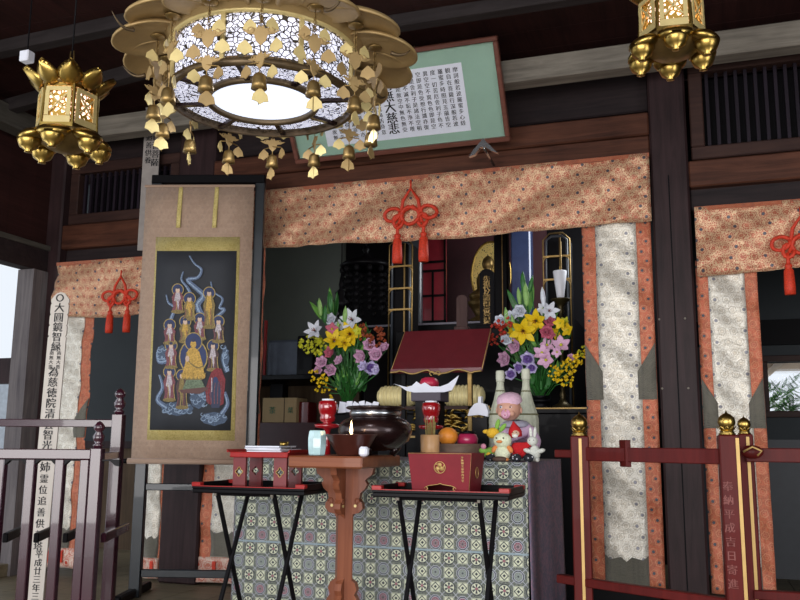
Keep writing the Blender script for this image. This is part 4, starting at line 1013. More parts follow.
for k in range(4):
    xf = T(cxT, 3.2, zT - .045) @ RZ(k * PI / 2); b = MB(); b.prism(prof, -.013, .013, M['table_wood_z'], xf); 
    br = b.build('carved_bracket', t)
    b = MB()
    for sg in (-.014, .014):
        b.tube([xf @ V((.055 + .012 * math.cos(a) * (1 - a / 9), sg, -.135 + .016 * math.sin(a) * (1 - a / 9))) for a in [i * .55 for i in range(12)]], .0035, M['table_wood_z'], 6)
    b.cyl(xf @ V((.05, -.016, -.150)), xf @ V((.05, .016, -.150)), .006, M['gold_pale'], n=8); b.build('carved_scroll', br)
    b = MB(); b.prism(foot, -.014, .014, M['table_wood_z'], T(cxT, 3.2, FL) @ RZ(k * PI / 2)); b.build('carved_foot', t)

def lath(name, label, cat, c, prof, m, n=32, group=None, smooth=True, squash=None):
    b = MB(); b.lathe(prof, m, n, Matrix.Translation(V(c)), squash=squash); return tag(b.build(name), label, cat, group)
def on(px, Y, z): q = atY(px, 450, Y); return V((q.x, Y, z))
# incense burner
c = on(375, 3.31, zT); c.z = zT
t = thing('incense_burner', 'large round dark bronze incense burner standing on the carved table', 'incense burner', c)
Mx = Matrix.Translation(c)
b = MB(); b.lathe([(.05, .018), (.10, .030), (.138, .058), (.153, .095), (.148, .122), (.128, .142), (.106, .150), (.102, .158), (.102, .182), (.120, .188), (.122, .194), (.114, .198), (.098, .190), (.096, .180), (.001, .176)], M['bronze'], 48, Mx, cap=False); b.build('bowl', t)
b = MB(); b.lathe([(.101, .158), (.106, .160), (.106, .178), (.101, .180)], M['steel'], 48, Mx, cap=False); b.build('neck_band', t)
b = MB(); b.lathe([(.001, .182), (.096, .184)], col('ash_grey', '#8c8884', .9), 32, Mx, cap=False); b.build('ash', t)
for k in range(3):
    a = 2 * PI * k / 3 + .5; b = MB(); b.cyl(c + V((.07 * math.cos(a), .07 * math.sin(a), .0)), c + V((.09 * math.cos(a), .09 * math.sin(a), .04)), .014, M['bronze'], .022); b.build('foot', t)
c = on(351, 3.075, zT)
t = thing('candle_bowl', 'red-brown tapering wooden bowl with a burning candle, in front of the incense burner', 'candle bowl', c)
b = MB(); b.lathe([(.048, 0), (.055, .006), (.098, .078), (.102, .080), (.098, .082), (.090, .076), (.045, .012), (.001, .010)], M['bowl_wood'], 40, Matrix.Translation(c)); b.build('bowl', t)
b = MB(); b.lathe([(.010, .01), (.009, .078), (.002, .080)], M['wax'], 14, Matrix.Translation(c)); cn = b.build('candle', t)
b = MB(); b.lathe([(.0005, .078), (.0042, .084), (.0058, .094), (.0042, .110), (.0018, .124), (.0003, .134)], M['flame'], 12, Matrix.Translation(c)); b.build('flame', cn)
l = bpy.data.lights.new('candle_light', 'POINT'); l.energy = .25; l.color = (1, .7, .4); l.shadow_soft_size = .008
lo = bpy.data.objects.new('candle_light', l); COL.objects.link(lo); lo.location = c + V((0, -.02, .11))
c = on(317, 3.05, zT)
lath('tea_cup', 'tall pale celadon cup on the near corner of the carved table', 'cup', c, [(.026, 0), (.033, .004), (.036, .03), (.037, .065), (.033, .092), (.030, .096), (.027, .092), (.030, .03), (.001, .01)], M['celadon'], 8)
b = MB(); c = on(364, 3.03, zT); b.cbox(c + V((0, 0, .018)), (.034, .034, .036), M['white'], RZ(0), .008); tag(b.build('white_box'), 'tiny white cube-shaped box at the front edge of the carved table', 'box')

# ------------------------------------------------------------ things on the altar
zA2 = zA
def candle_stand(label, px, Y, dd):
    c = on(px, Y, zA2); t = thing('candle_cup', label, 'candle holder', c, 0, 'red glazed candle cups on the altar')
    Mx = Matrix.Translation(c); s = 1.0
    b = MB(); b.lathe([(.038, 0), (.040, .01), (.016, .022), (.013, .08 + dd), (.018, .100 + dd), (.058, .106 + dd), (.061, .120 + dd), (.02, .124 + dd), (.020, .128 + dd), (.034, .136 + dd), (.037, .150 + dd), (.033, .160 + dd), (.040, .176 + dd), (.045, .20 + dd), (.042, .222 + dd), (.036, .228 + dd)], M['red_gloss'], 32, Mx); b.build('cup', t)
    b = MB(); b.lathe([(.028, .226 + dd), (.028, .236 + dd), (.001, .238 + dd)], M['wax'], 20, Mx); b.build('wax_candle', t)
candle_stand('glossy red candle cup beside the incense burner, nearer the scroll', 327, 3.62, .035)
candle_stand('glossy red candle cup between the incense burner and the doll, behind the bamboo cup', 431, 3.87, .035)
b = MB()   # folded white paper behind the burner
for k in range(6):
    u = k * .028; p = on(341, 3.74, zA2 + .245) + V((u, 0, 0))
    b.prism([(-.025, -.03 + .008 * (k % 2)), (.015, -.035), (.022, .012 + .01 * (k % 2)), (-.005, .022)], -.004 + .012 * k, .004 + .012 * k, M['white'], Matrix.Translation(p) @ RY(.2 * (k % 3 - 1)))
p = on(352, 3.76, zA2); b.box((p.x - .03, p.y - .02, zA2), (p.x + .10, p.y + .08, zA2 + .215), M['black'])
tag(b.build('folded_paper'), 'zigzag-folded white paper on a black block behind the incense burner', 'folded paper')

c = on(430, 3.56, zA2)
t = thing('incense_cup', 'short bamboo cup full of incense sticks behind the crested red box', 'incense cup', c)
b = MB(); b.lathe([(.034, 0), (.040, .003), (.041, .108), (.038, .110), (.034, .108), (.033, .02), (.001, .02)], M['bamboo'], 24, Matrix.Translation(c)); b.build('bamboo_cup', t)
rr = random.Random(5)
for k in range(14):
    a = rr.random() * 6.3; r = .024 * math.sqrt(rr.random()); b = MB(); b.cyl(c + V((r * math.cos(a) * .7, r * math.sin(a) * .7, .02)), c + V((r * math.cos(a) * 1.1, r * math.sin(a), .175 + rr.uniform(-.02, .015))), .0022, M['incense'], n=6); b.build('incense_stick', t)
c = on(461, 3.74, zA2); lath('wooden_tray', 'greyish brown round wooden dish under the orange and the magenta jar', 'dish', c, [(.09, 0), (.106, .01), (.112, .071), (.106, .073), (.10, .063), (.001, .061)], M['grey_wood'])
c = on(448, 3.70, zA2 + .104); b = MB(); b.ball(c, .044, M['orange'], (1, 1, .94), 24); og = tag(b.build('orange_fruit'), 'ripe orange lying on the greyish wooden dish', 'orange')
b = MB(); b.lathe([(.006, .039), (.005, .042), (.001, .043)], M['green'], 8, Matrix.Translation(c)); b.build('stalk', og)
c = on(467.5, 3.755, zA2 + .0655)
t = thing('magenta_jar', 'small magenta lacquered jar with dark lid next to the orange', 'jar', c)
b = MB(); b.lathe([(.034, 0), (.045, .008), (.048, .028), (.040, .048), (.032, .052)], M['magenta'], 28, Matrix.Translation(c)); b.build('jar_body', t)
b = MB(); b.lathe([(.033, .051), (.036, .054), (.034, .062), (.001, .066)], M['black'], 28, Matrix.Translation(c)); b.build('lid', t)
c = on(499.5, 3.53, zA2); b = MB(); b.ball(c + V((0, 0, .011)), .02, col('brown_bean', '#5a4438', .7), (1.6, 1, .6), 14); tag(b.build('brown_pouch'), 'small brown rounded pouch in front of the white chick toy', 'pouch')

# sake bottles
def bottle(label, px, Y, hh):
    c = on(px, Y, zA2); t = thing('wrapped_bottle', label, 'bottle', c, 0, 'paper-wrapped sake bottles behind the doll')
    r = .057; Mx = Matrix.Translation(c); b = MB()
    b.lathe([(r * .95, 0), (r, .01), (r * 1.0, .19), (r * .86, .225), (r * .56, .28), (r * .36, .33), (r * .30, .35), (r * .29, hh - .05)], M['bottle'], 60, Mx, squash=lambda a, z: 1 + .03 * math.sin(a * 12 + z * 8)); b.build('wrapping', t)
    b = MB(); b.lathe([(r * .33, hh - .055), (r * .37, hh - .04), (r * .36, hh - .006), (r * .30, hh), (.001, hh)], col('bottle_top_paper', '#c2c3b0', .7), 20, Mx, squash=lambda a, z: 1 + .04 * math.sin(a * 9)); b.build('wrapped_cap', t)
    b = MB(); b.lathe([(r * .97, .208), (r * 1.03, .212), (r * .98, .216)], col('twine', '#6c6a4e', .9), 26, Mx, cap=False); b.lathe([(r * .40, .318), (r * .43, .322), (r * .38, .326)], col('twine', '#6c6a4e'), 20, Mx, cap=False); b.build('twine', t)
    b = MB(); b.sheet(lambda u, v: c + V((.0585 * math.sin(-.5 + u * .9), -.0585 * math.cos(-.5 + u * .9), .07 + .09 * v)), 6, 1, M['offwhite'], 1, 1, .001)
    for k, g_ in enumerate('清酒'): write(b, g_, M['ink'], Matrix.Translation(c + V((-.004, -.0615, .135 - .04 * k))), .032, .03)
    b.build('label_paper', t)
bottle('paper-wrapped sake bottle behind the doll, nearer the dark-red lectern', 501, 4.02, .42)
bottle('paper-wrapped sake bottle behind the doll, nearer the gilt-capped fence', 527, 4.06, .43)

# doll
pk = col('doll_pink_knit', '#d6b0c2', .9, bump=.3, sc=90); pk2 = col('doll_pink_garment', '#ccacc6', .9); dsk = col('doll_skin', '#c4927c', .5, var=.04); eye = col('eye_dark', '#2a2423', .2)
YD = 3.80; hc = atY(509, 408.5, YD - .02)
t = thing('baby_doll', 'baby doll in pink hat and clothes with a pacifier, sitting before the wrapped bottles', 'doll', (hc.x + .03, YD, zA))
def bodyskin(chains, name, parent, m, lvl=2):
    me = bpy.data.meshes.new(name); vs = []; es = []; rad = []; idx = {}
    for chn in chains:
        prev = None
        for key, p, r in chn:
            if key not in idx: idx[key] = len(vs); vs.append(tuple(p)); rad.append(r)
            if prev is not None: es.append((prev, idx[key]))
            prev = idx[key]
    inv = world(parent).inverted(); me.from_pydata([tuple(inv @ V(v)) for v in vs], es, []); me.materials.append(m)
    o = bpy.data.objects.new(name, me); COL.objects.link(o); o.parent = parent
    md = o.modifiers.new('Skin', 'SKIN'); md.use_smooth_shade = True
    for i, r in enumerate(rad): me.skin_vertices[0].data[i].radius = (r, r)
    me.skin_vertices[0].data[0].use_root = True
    s = o.modifiers.new('Sub', 'SUBSURF'); s.levels = lvl; s.render_levels = lvl; return o
hip = V((hc.x + .055, YD + .02, zA + .055))
P = lambda x, y, z: V((hip.x + x, hip.y + y, zA + z))
def skinobj(chains, name, parent, m, lvl=2):
    me = bpy.data.meshes.new(name); vs = []; es = []; rad = []; idx = {}
    for chn in chains:
        prev = None
        for key, p, r in chn:
            if key not in idx: idx[key] = len(vs); vs.append(tuple(p)); rad.append(r)
            if prev is not None: es.append((prev, idx[key]))
            prev = idx[key]
    inv = world(parent).inverted(); me.from_pydata([tuple(inv @ V(v)) for v in vs], es, []); me.materials.append(m)
    o = bpy.data.objects.new(name, me); COL.objects.link(o); o.parent = parent
    md = o.modifiers.new('Skin', 'SKIN'); md.use_smooth_shade = True
    s = o.modifiers.new('Sub', 'SUBSURF'); s.levels = lvl; s.render_levels = lvl
    sv = me.skin_vertices[0].data if me.skin_vertices else None
    if sv is None:
        import bmesh
        bm = bmesh.new(); bm.from_mesh(me); bm.verts.layers.skin.verify(); bm.to_mesh(me); bm.free(); sv = me.skin_vertices[0].data
    for i, r in enumerate(rad): sv[i].radius = (r, r); sv[i].use_root = (i == 0)
    return o
skinobj([[('h', P(0, 0, .055), .05), ('c', P(-.02, -.005, .12), .048), ('n', P(-.045, -.01, .165), .022)],
         [('c', P(-.02, -.005, .12), .048), ('sr', P(.030, -.005, .135), .030), ('er', P(.065, -.035, .085), .024), ('wr', P(.062, -.075, .055), .020)],
         [('c', P(-.02, -.005, .12), .048), ('sl', P(-.075, -.005, .130), .028), ('el', P(-.105, -.03, .085), .024), ('wl', P(-.10, -.07, .060), .020)],
         [('h', P(0, 0, .055), .05), ('kr', P(.045, -.10, .035), .028), ('fr', P(.05, -.16, .030), .022)],
         [('h', P(0, 0, .055), .05), ('kl', P(-.045, -.10, .035), .028), ('fl', P(-.06, -.16, .030), .022)]], 'garment', t, pk2)
b = MB(); b.ball(hc, .054, dsk, (1, 1, 1.02), 26)
b.ball(hc + V((-.004, -.050, -.012)), .0095, dsk, (1, 1, .8), 10)                       # nose
for sg in (-1, 1): b.ball(hc + V((sg * .022 - .004, -.040, -.024)), .017, dsk, (1, .8, .9), 12)   # cheeks
b.ball(hc + V((-.004, -.040, -.040)), .014, dsk, (1, .8, .7), 12)
for sg in (-1, 1): b.ball(hc + V((sg * .054, .002, -.008)), .012, dsk, (.5, .8, 1.2), 10)          # ears
hd = b.build('head', t)
for sg in (-1, 1):
    b = MB(); b.ball(hc + V((sg * .021 - .005, -.0475, .004)), .0062, M['white'], (1.2, .5, .9), 10); b.ball(hc + V((sg * .021 - .006, -.0505, .004)), .0038, eye, (1, .5, 1), 10)
    b.tube([hc + V((sg * .021 - .005 + q * .009, -.050 + abs(q) * .002, .0115 - abs(q) * .003)) for q in (-1, -.5, 0, .5, 1)], .0009, eye, 5); b.build('eye', hd)
b = MB(); b.lathe([(.020, 0), (.021, .002), (.018, .005), (.008, .006), (.008, .013), (.001, .014)], col('pacifier_pink', '#e2a3bd', .3), 20, Matrix.Translation(hc + V((-.004, -.052, -.026))) @ RX(PI / 2))
b.tube([hc + V((-.004 + .009 * math.cos(a), -.068, -.030 + .009 * math.sin(a))) for a in [i * PI / 6 for i in range(12)]], .002, col('pacifier_ring', '#f0c3d2', .3), 6, True); b.build('pacifier', t)
b = MB(); xf = Matrix.Translation(hc + V((.002, .008, .026))) @ RX(math.radians(20)) @ Matrix.Diagonal((.97, .97, .72, 1)) @ RY(math.radians(-6))
b.lathe([(.0575, .000), (.0585, .006), (.0585, .016), (.0565, .020), (.056, .030), (.048, .046), (.030, .058), (.010, .064), (.001, .065)], pk, 30, xf, squash=lambda a, z: 1 + .01 * math.sin(a * 15), cap=False); b.build('hat', t)
b = MB(); b.lathe([(.030, .0), (.050, -.006), (.066, -.020), (.058, -.026), (.03, -.016)], col('bib_grey', '#a7a4b4', .8), 24, Matrix.Translation(P(-.035, -.012, .178)) @ RX(.15), squash=lambda a, z: 1 + .05 * math.sin(a * 8), cap=False); b.build('collar', t)
for sg, base in ((1, P(.060, -.082, .052)), (-1, P(-.099, -.078, .056))):
    b = MB(); b.ball(base, .013, dsk, (1, 1.1, .8), 12)
    for k in range(4): q = base + V(((k - 1.5) * .006, -.012, -.002)); b.tube([q, q + V((0, -.007, -.002)), q + V((0, -.010, -.007))], .0032, dsk, 6)
    b.tube([base + V((-sg * .009, -.004, .002)), base + V((-sg * .015, -.010, .004)), base + V((-sg * .015, -.015, .002))], .0034, dsk, 6); b.build('hand', t)

# plush toys
def fur(n, c): return col(n, c, .95, bump=.5, sc=160, var=.15)
yw = fur('plush_yellow', '#d9ac2f'); gw = fur('plush_green', '#7fae4a'); ww = fur('plush_white', '#d6d8cf'); cr = fur('plush_cream', '#dbe0c0'); rd = fur('plush_red', '#b8161e'); ow = fur('plush_orange', '#dd8a4c'); bg = fur('plush_beige', '#c9a88e')
def PP(px, py, Y): return atY(px, py, Y)
Yp = 3.575
t = thing('chick_toy', 'white plush chick with orange beak and wings, front of the altar', 'plush toy', on(503, Yp, zA), 0, 'plush toys on the altar')
h_ = PP(502.5, 440.5, Yp); bd = V((h_.x, Yp, zA + .034))
b = MB(); b.ball(bd, .034, cr, (1, .9, 1.0), 18); b.ball(h_, .037, cr, (1.05, .95, .92), 20); b.build('body', t)
b = MB(); b.ball(h_ + V((-.006, -.036, -.005)), .011, ow, (1.2, .8, .6), 12); b.build('beak', t)
for sg in (-1, 1):
    b = MB(); b.ball(h_ + V((sg * .015 - .004, -.034, .010)), .0035, eye, n=8); b.build('eye', t)
    b = MB(); b.ball(bd + V((sg * .033, -.008, .018)), .018, ow, (.6, .6, 1), 12, RY(-sg * .6).to_3x3()); b.build('wing', t)
    b = MB(); b.ball(bd + V((sg * .02, -.034, -.024)), .014, ow, (1, 1.4, .55), 12); b.build('foot', t)
t = thing('rabbit_toy', 'white plush rabbit with long upright ears, sitting by the edge of the altar', 'plush toy', on(534, Yp + .02, zA), 0, 'plush toys on the altar')
h_ = PP(532.5, 441, Yp + .02); bd = V((h_.x + .008, Yp + .025, zA + .036))
b = MB(); b.ball(bd, .024, ww, (1, .9, 1.4), 16); b.ball(h_, .021, ww, (1.1, 1, .95), 16); b.build('body', t)
for sg in (-1, 1):
    b = MB(); b.ball(h_ + V((sg * .009 + .002, 0, .036)), .022, ww, (.34, .3, 1), 12, RY(sg * .08).to_3x3()); b.build('ear', t)
    b = MB(); b.ball(bd + V((sg * .028, -.012, .010)), .019, ww, (1.0, .55, .5), 12, RY(-sg * .3).to_3x3()); b.build('arm', t)
    b = MB(); b.ball(bd + V((sg * .015, -.024, -.026)), .014, ww, (.7, 1.3, .7), 12); b.build('leg', t)
    b = MB(); b.ball(h_ + V((sg * .008, -.019, .003)), .0022, eye, n=8); b.build('eye', t)
t = thing('red_toy', 'red plush figure in a pointed hood with white beard, between chick and rabbit', 'plush toy', on(518, Yp + .03, zA), 0, 'plush toys on the altar')
h_ = PP(516, 433, Yp + .03); bd = V((h_.x + .012, Yp + .035, zA + .058))
skinobj([[('a', bd + V((0, 0, -.005)), .030), ('b', bd + V((0, 0, .022)), .022)], [('a', bd + V((0, 0, -.005)), .030), ('c', bd + V((.035, -.01, .012)), .014), ('d', bd + V((.055, -.014, .018)), .012)], [('a', bd + V((0, 0, -.005)), .030), ('e', bd + V((-.035, -.01, .006)), .014)], [('a', bd, .03), ('f', bd + V((.022, -.012, -.040)), .013)], [('a', bd, .03), ('g', bd + V((-.022, -.012, -.040)), .013)]], 'body', t, rd)
b = MB(); b.lathe([(.027, -.022), (.029, 0), (.023, .016), (.010, .034), (.002, .046)], rd, 20, Matrix.Translation(h_ + V((-.004, 0, .004))) @ RY(-.15)); b.build('hood', t)
b = MB(); b.ball(h_ + V((0, -.016, -.002)), .019, bg, (1, .8, .9), 16); fc = b.build('face', t)
b = MB(); b.ball(h_ + V((.001, -.027, -.012)), .012, ww, (1.1, .5, .7), 12); b.build('beard', fc)
for sg in (-1, 1): b = MB(); b.ball(h_ + V((sg * .007, -.031, .002)), .0022, eye, n=8); b.build('eye', fc)
t = thing('flower_toy', 'yellow and green plush toy with leafy ears leaning beside the white chick', 'plush toy', on(492, Yp + .02, zA), 0, 'plush toys on the altar')
h_ = PP(493, 433, Yp + .03)
b = MB(); b.ball(h_, .026, yw, (1.1, .9, .9), 16); b.ball(h_ + V((-.030, 0, .006)), .012, yw, (1.3, .8, .8), 12); b.build('head', t)
for dx, dz, rot in ((.020, .036, .25), (.042, .022, .7)): b = MB(); b.ball(h_ + V((dx, 0, dz)), .024, gw, (.42, .4, 1), 12, RY(rot).to_3x3()); b.build('leaf_ear', t)
b = MB(); b.ball(V((h_.x - .008, Yp + .03, zA + .032)), .030, gw, (1.1, .9, .95), 16); b.ball(V((h_.x - .040, Yp + .015, zA + .045)), .016, gw, (1.2, .8, .8), 12); b.build('body', t)
b = MB(); b.ball(V((h_.x - .036, Yp + .005, zA + .062)), .012, fur('plush_pink', '#cf8aa0'), n=12); b.ball(V((h_.x - .012, Yp - .002, zA + .028)), .011, yw, n=12); b.build('nose', t)
bb_ = NT('black_cloth_white_spots')
vo = bb_.n('ShaderNodeTexVoronoi'); bb_.t.links.new(bb_.obj(), vo.inputs['Vector']); vo.inputs['Scale'].default_value = 75
M['spots'] = bb_.set(color=bb_.mix(bb_.lt(vo.outputs[0], .28), lin('#191a22'), lin('#c9c9cf')), rough=.8)
for px, dy, lab in ((490.5, 0, 'beside the green plush toy'), (516, -.035, 'in front of the red hooded toy'), (528.5, -.03, 'at the feet of the white rabbit toy')):
    c = on(px, Yp + dy, zA + .017); b = MB(); b.ball(c, .023, M['spots'], (1, .8, .75), 14); tag(b.build('bean_bag'), 'black bean bag with white spots ' + lab, 'bean bag', 'spotted bean bags among the toys')

# ------------------------------------------------------------ offering stand with paper and red offering
YS_ = 4.18; zt_ = atY(430, 391, YS_).z
c = on(430, YS_, zA); t = thing('offering_stand', 'dark wooden offering stand behind the red candle cup', 'offering stand', c)
b = MB(); b.box((c.x - .078, YS_ - .078, zt_ - .055), (c.x + .078, YS_ + .078, zt_), col('greyed_dark_wood', '#4d4450', .6), None, .003); b.build('tray', t)
b = MB(); b.box((c.x - .06, YS_ - .06, zA), (c.x + .06, YS_ + .06, zt_ - .055), M['black']); b.build('base', t)
b = MB()
b.prism([(-.17, .030), (-.13, .020), (-.10, .012), (-.07, .018), (-.045, .040), (-.022, .024), (-.002, .034), (.03, .014), (.08, .012), (.12, .026), (.175, .066), (.16, .028), (.14, -.006), (.10, -.016), (-.06, -.016), (-.10, -.006), (-.14, .020)], -.088, -.084, M['white'], T(c.x, YS_, zt_ + .004))
b.sheet(lambda u, v: (c.x - .10 + .20 * u, YS_ - .085 + .15 * v, zt_ + .002 + .003 * math.sin(6 * u)), 10, 4, M['white'], 1, 1, .001)
tag(b.build('offering_paper'), 'white paper with upturned corners lying on the dark offering stand', 'paper')
b = MB(); b.lathe([(.030, 0), (.046, .012), (.050, .032), (.040, .052), (.022, .060), (.001, .058)], col('rose_red', '#c02a4a', .35), 24, T(c.x - .008, YS_ + .01, zt_ + .011)); tag(b.build('red_offering'), 'rosy red round offering sitting on the white upturned paper', 'offering')
b = MB(); p = atY(481, 409, 4.0)
b.prism([(-.062, -.045), (-.05, -.005), (-.025, .030), (-.005, .038), (-.004, .075), (.012, .078), (.012, .036), (.035, .028), (.05, -.02), (.045, -.05), (.0, -.038)], -.022, .022, M['white'], Matrix.Translation(p) @ T(0, -.02, 0) @ Matrix.Diagonal((.9, 1, .75, 1)))
b.box((p.x - .035, 3.97, zA), (p.x + .035, 4.0, p.z - .04), M['black']); tag(b.build('white_cloth'), 'white folded cloth draped over a black block beside a wrapped bottle', 'cloth')
c = on(284, 3.86, zA); b = MB(); b.box((c.x - .03, 3.83, zA), (c.x + .03, 3.89, zA + .035), M['black']); b.lathe([(.012, .035), (.008, .045), (.02, .055), (.024, .075), (.021, .074), (.001, .06)], M['gold'], 18, Matrix.Translation(c)); tag(b.build('gold_cup'), 'little gold cup on a black block between scroll and celadon cup', 'cup')

# ------------------------------------------------------------ inner black altar with gold openwork
def S(px, py, Y): return atY(px, py, Y)
YI = 4.62; xi0, xi1 = S(322, 410, YI + .45).x, pr0 - .02; zI = atY(440, 436, YI).z; 
t = thing('inner_altar', 'long black lacquered altar with gold openwork front, behind the wrapped altar table', 'inner altar', ((xi0 + xi1) / 2, 5.0, FL))
zI = S(470, 404, YI).z
YI0 = YI + .45
b = MB(); b.box((xi0, YI0, zI - .04), (xi1, YI0 + .75, zI), M['black'], None, .006); b.build('table_top', t)
b = MB(); b.box((xi0 + .03, YI0 + .03, FL), (xi1 - .03, YI0 + .72, zI - .04), M['black']); b.build('body', t)
gx0, gx1 = S(409, 420, YI0).x, S(490, 420, YI0).x; gz0, gz1 = S(450, 436, YI0).z, S(450, 408, YI0).z
b = MB()
for z in (gz0 - .012, gz1): b.box((gx0, YI0 - .012, z), (gx1, YI0, z + .012), M['gold_line'])
b.box((xi0, YI0 - .006, zI - .012), (xi1, YI0, zI - .004), M['gold_dull']); b.build('gold_rail', t)
b = MB(); rr = random.Random(8)
for k in range(110):
    x = rr.uniform(gx0 + .02, gx1 - .02); z = rr.uniform(gz0 + .01, gz1 - .01); L = rr.uniform(.015, .038); a = rr.uniform(-1, 1.2)
    b.tube([(x - L * math.cos(a), YI0 - .006, z - L * math.sin(a) * .6), (x, YI0 - .014, z + .008), (x + L * math.cos(a), YI0 - .006, z + L * math.sin(a) * .6)], lambda q: .010 - .006 * abs(q - .5), M['gold'], 6)
b.build('gold_openwork', t)
for px in (401,):
    p = S(px, 408 if px < 450 else 388, YI0 - .02); b = MB(); b.ball(p, .016, M['gold'], (1, .5, 1.3), 10); b.tube([p, p + V((.02, 0, -.03)), p + V((0, 0, -.09))], .006, M['gold'], 6); b.build('gold_fitting', t)

# lectern
Yl = 4.78
q = [S(391, 371, Yl), S(482, 370, Yl), S(491, 329, Yl + .22), S(405, 331, Yl + .22)]
q[1].z = q[0].z = (q[0].z + q[1].z) / 2; q[2].z = q[3].z = (q[2].z + q[3].z) / 2
t = thing('lectern', 'dark-red sloping lectern with wavy gold lower edge before the shrine', 'lectern', ((q[0].x + q[1].x) / 2, Yl + .1, FL))
nrm = (q[1] - q[0]).cross(q[3] - q[0]).normalized()
b = MB(); vs = [p for p in q] + [p - nrm * .018 for p in q]
b.raw(vs, [(0, 1, 2, 3), (7, 6, 5, 4), (0, 4, 5, 1), (1, 5, 6, 2), (2, 6, 7, 3), (3, 7, 4, 0)], M['maroon']); b.build('sloping_board', t)
b = MB(); pts = []; Lw = (q[1] - q[0]).length
for k in range(41):
    u = k / 40; wv = .010 * math.sin(u * PI * 6) * (1 if .08 < u < .92 else .3) - .008 * (abs(u - .5) < .06); pts.append(q[0].lerp(q[1], u) + V((0, -.006, wv)))
lowp = [(p.x - q[0].x, p.z - q[0].z) for p in pts]
b.prism([(0, .012)] + [(x, z - .008) for x, z in lowp] + [(Lw, .012)], -.008, .004, M['maroon'], Matrix.Translation(q[0])); b.build('wavy_apron', t)
b = MB(); b.tube([p + V((0, -.006, -.008)) for p in pts], .005, M['gold_line'], 6)
for sg in (-1, 1):
    mcx = q[0].lerp(q[1], .5); b.tube([mcx + V((sg * (.018 + .014 * math.cos(a)), -.014, -.018 + .012 * math.sin(a))) for a in [i * .6 - 1.5 for i in range(10)]], .003, M['gold_line'], 6)
b.tube([q[1] + nrm * .002, q[2] + nrm * .002], .003, M['gold_line'], 6); b.tube([q[0] + nrm * .002, q[3] + nrm * .002], .002, M['gold_line'], 6); b.build('gilt_edge', t)
for px in (470, 404):
    p = S(px, 385, Yl + .1); b = MB(); b.box((p.x - .014, Yl + .09, FL), (p.x + .014, Yl + .115, q[0].z + .05), M['gold_dull'] if px > 450 else M['black'], None, .003); b.build('leg', t)
p0 = S(404, 385, Yl + .1); p1 = S(470, 385, Yl + .1)
b = MB(); b.box((p0.x, Yl + .09, S(440, 407, Yl).z - .01), (p1.x + .06, Yl + .11, S(440, 407, Yl).z + .01), M['frame_wood']); b.build('cross_rail', t)

# gold pleated lanterns lying behind the lectern
for px0, px1, lab in ((378, 417, 'gold pleated cylinder under the lectern on the side of the incense burner'), (443, 485, 'gold pleated cylinder under the lectern on the side of the wrapped bottles')):
    Yg = 5.14; p0 = S(px0, 382, Yg); p1 = S(px1, 382, Yg); r = .066; L = p1.x - p0.x; b = MB(); prof = []
    for k in range(61):
        u = k / 60; env = min(1, (1 - abs(2 * u - 1) ** 5) ** .5 + .05) if 0 < u < 1 else .02
        prof.append((r * env * (1 + .07 * math.sin(u * PI * 22)), u * L))
    b.lathe(prof, M['pleat_gold'], 28, Matrix.Translation((p0.x, Yg, zI + .074)) @ RY(PI / 2)); 
    b.box((p0.x + L * .4, Yg - .03, zI), (p0.x + L * .6, Yg + .03, zI + .012), M['black']); tag(b.build('pleated_lantern'), lab, 'pleated lantern', 'gold pleated cylinders')

# shrine at the back
YZ = 6.15
Bz = S(460, 323, YZ).z
xg = S(346, 300, 7.0).x
fbox('wall_inner_back', XW, xg, FL, CZ, 7.0, 7.08, M['inner_wall'])
fbox('wall_inner_screen', xg, pr0 + .1, FL, CZ, 6.98, 7.08, M['black_matte'])
zx0, zx1 = S(412, 300, YZ).x, S(534, 300, YZ).x
t = thing('shrine', 'black and dark-red lacquered shrine cabinet with gilt halo inside', 'shrine', ((zx0 + zx1) / 2, YZ + .3, FL))
b = MB(); b.box((zx0 - .35, YZ - .1, FL), (zx1 + .3, YZ + .7, Bz), M['black'], None, .008); b.build('platform', t)
b = MB(); b.box((zx0 - .35, YZ - .106, Bz - .02), (zx1 + .3, YZ - .1, Bz - .006), col('grey_step_edge', '#7f7a86', .5)); b.build('step_edge', t)
b = MB(); b.box((zx0, YZ + .62, Bz), (zx1, YZ + .66, CZ - .3), col('dark_red_interior', '#3a161c', .6)); b.build('back_panel', t)
def zpost(px0, px1, Yq, m, nm='post'):
    x0, x1 = S(px0, 290, Yq).x, S(px1, 290, Yq).x; b = MB(); b.box((x0, Yq, Bz), (x1, Yq + (x1 - x0) * .8, CZ - .3), m, None, .01); return b.build(nm, t)
zpost(409, 421, YZ, col('grey_lacquer_post', '#4b5058', .3, coat=.4)); zpost(494, 508, YZ - .02, M['black']); zpost(511, 531, YZ - .08, M['sheen_post'])
for px in (409.5, 502): 
    x = S(px, 290, YZ - .03).x; b = MB(); b.box((x, YZ - .028, Bz), (x + .006, YZ - .02, CZ - .3), M['gold_dull']); b.build('gilt_line', t)
# red door leaf
x0, x1 = S(420, 290, YZ + .05).x, S(446, 290, YZ + .05).x; z1 = S(430, 236, YZ).z
b = MB(); b.box((x0, YZ + .05, Bz), (x1, YZ + .075, z1), col('door_red', '#84202c', .35, coat=.2)); dr = b.build('door', t)
b = MB()
zz = [S(430, y, YZ).z for y in (322, 296, 271, 262)]
for z in zz: b.box((x0, YZ + .04, z), (x1, YZ + .05, z + .018), M['black'])
for x in (x0, x1 - .016): b.box((x, YZ + .04, Bz), (x + .016, YZ + .05, z1), M['black'])
xm = (x0 + x1) / 2; b.box((xm - .008, YZ + .04, Bz), (xm + .008, YZ + .05, zz[2]), M['black']); b.build('lattice', dr)
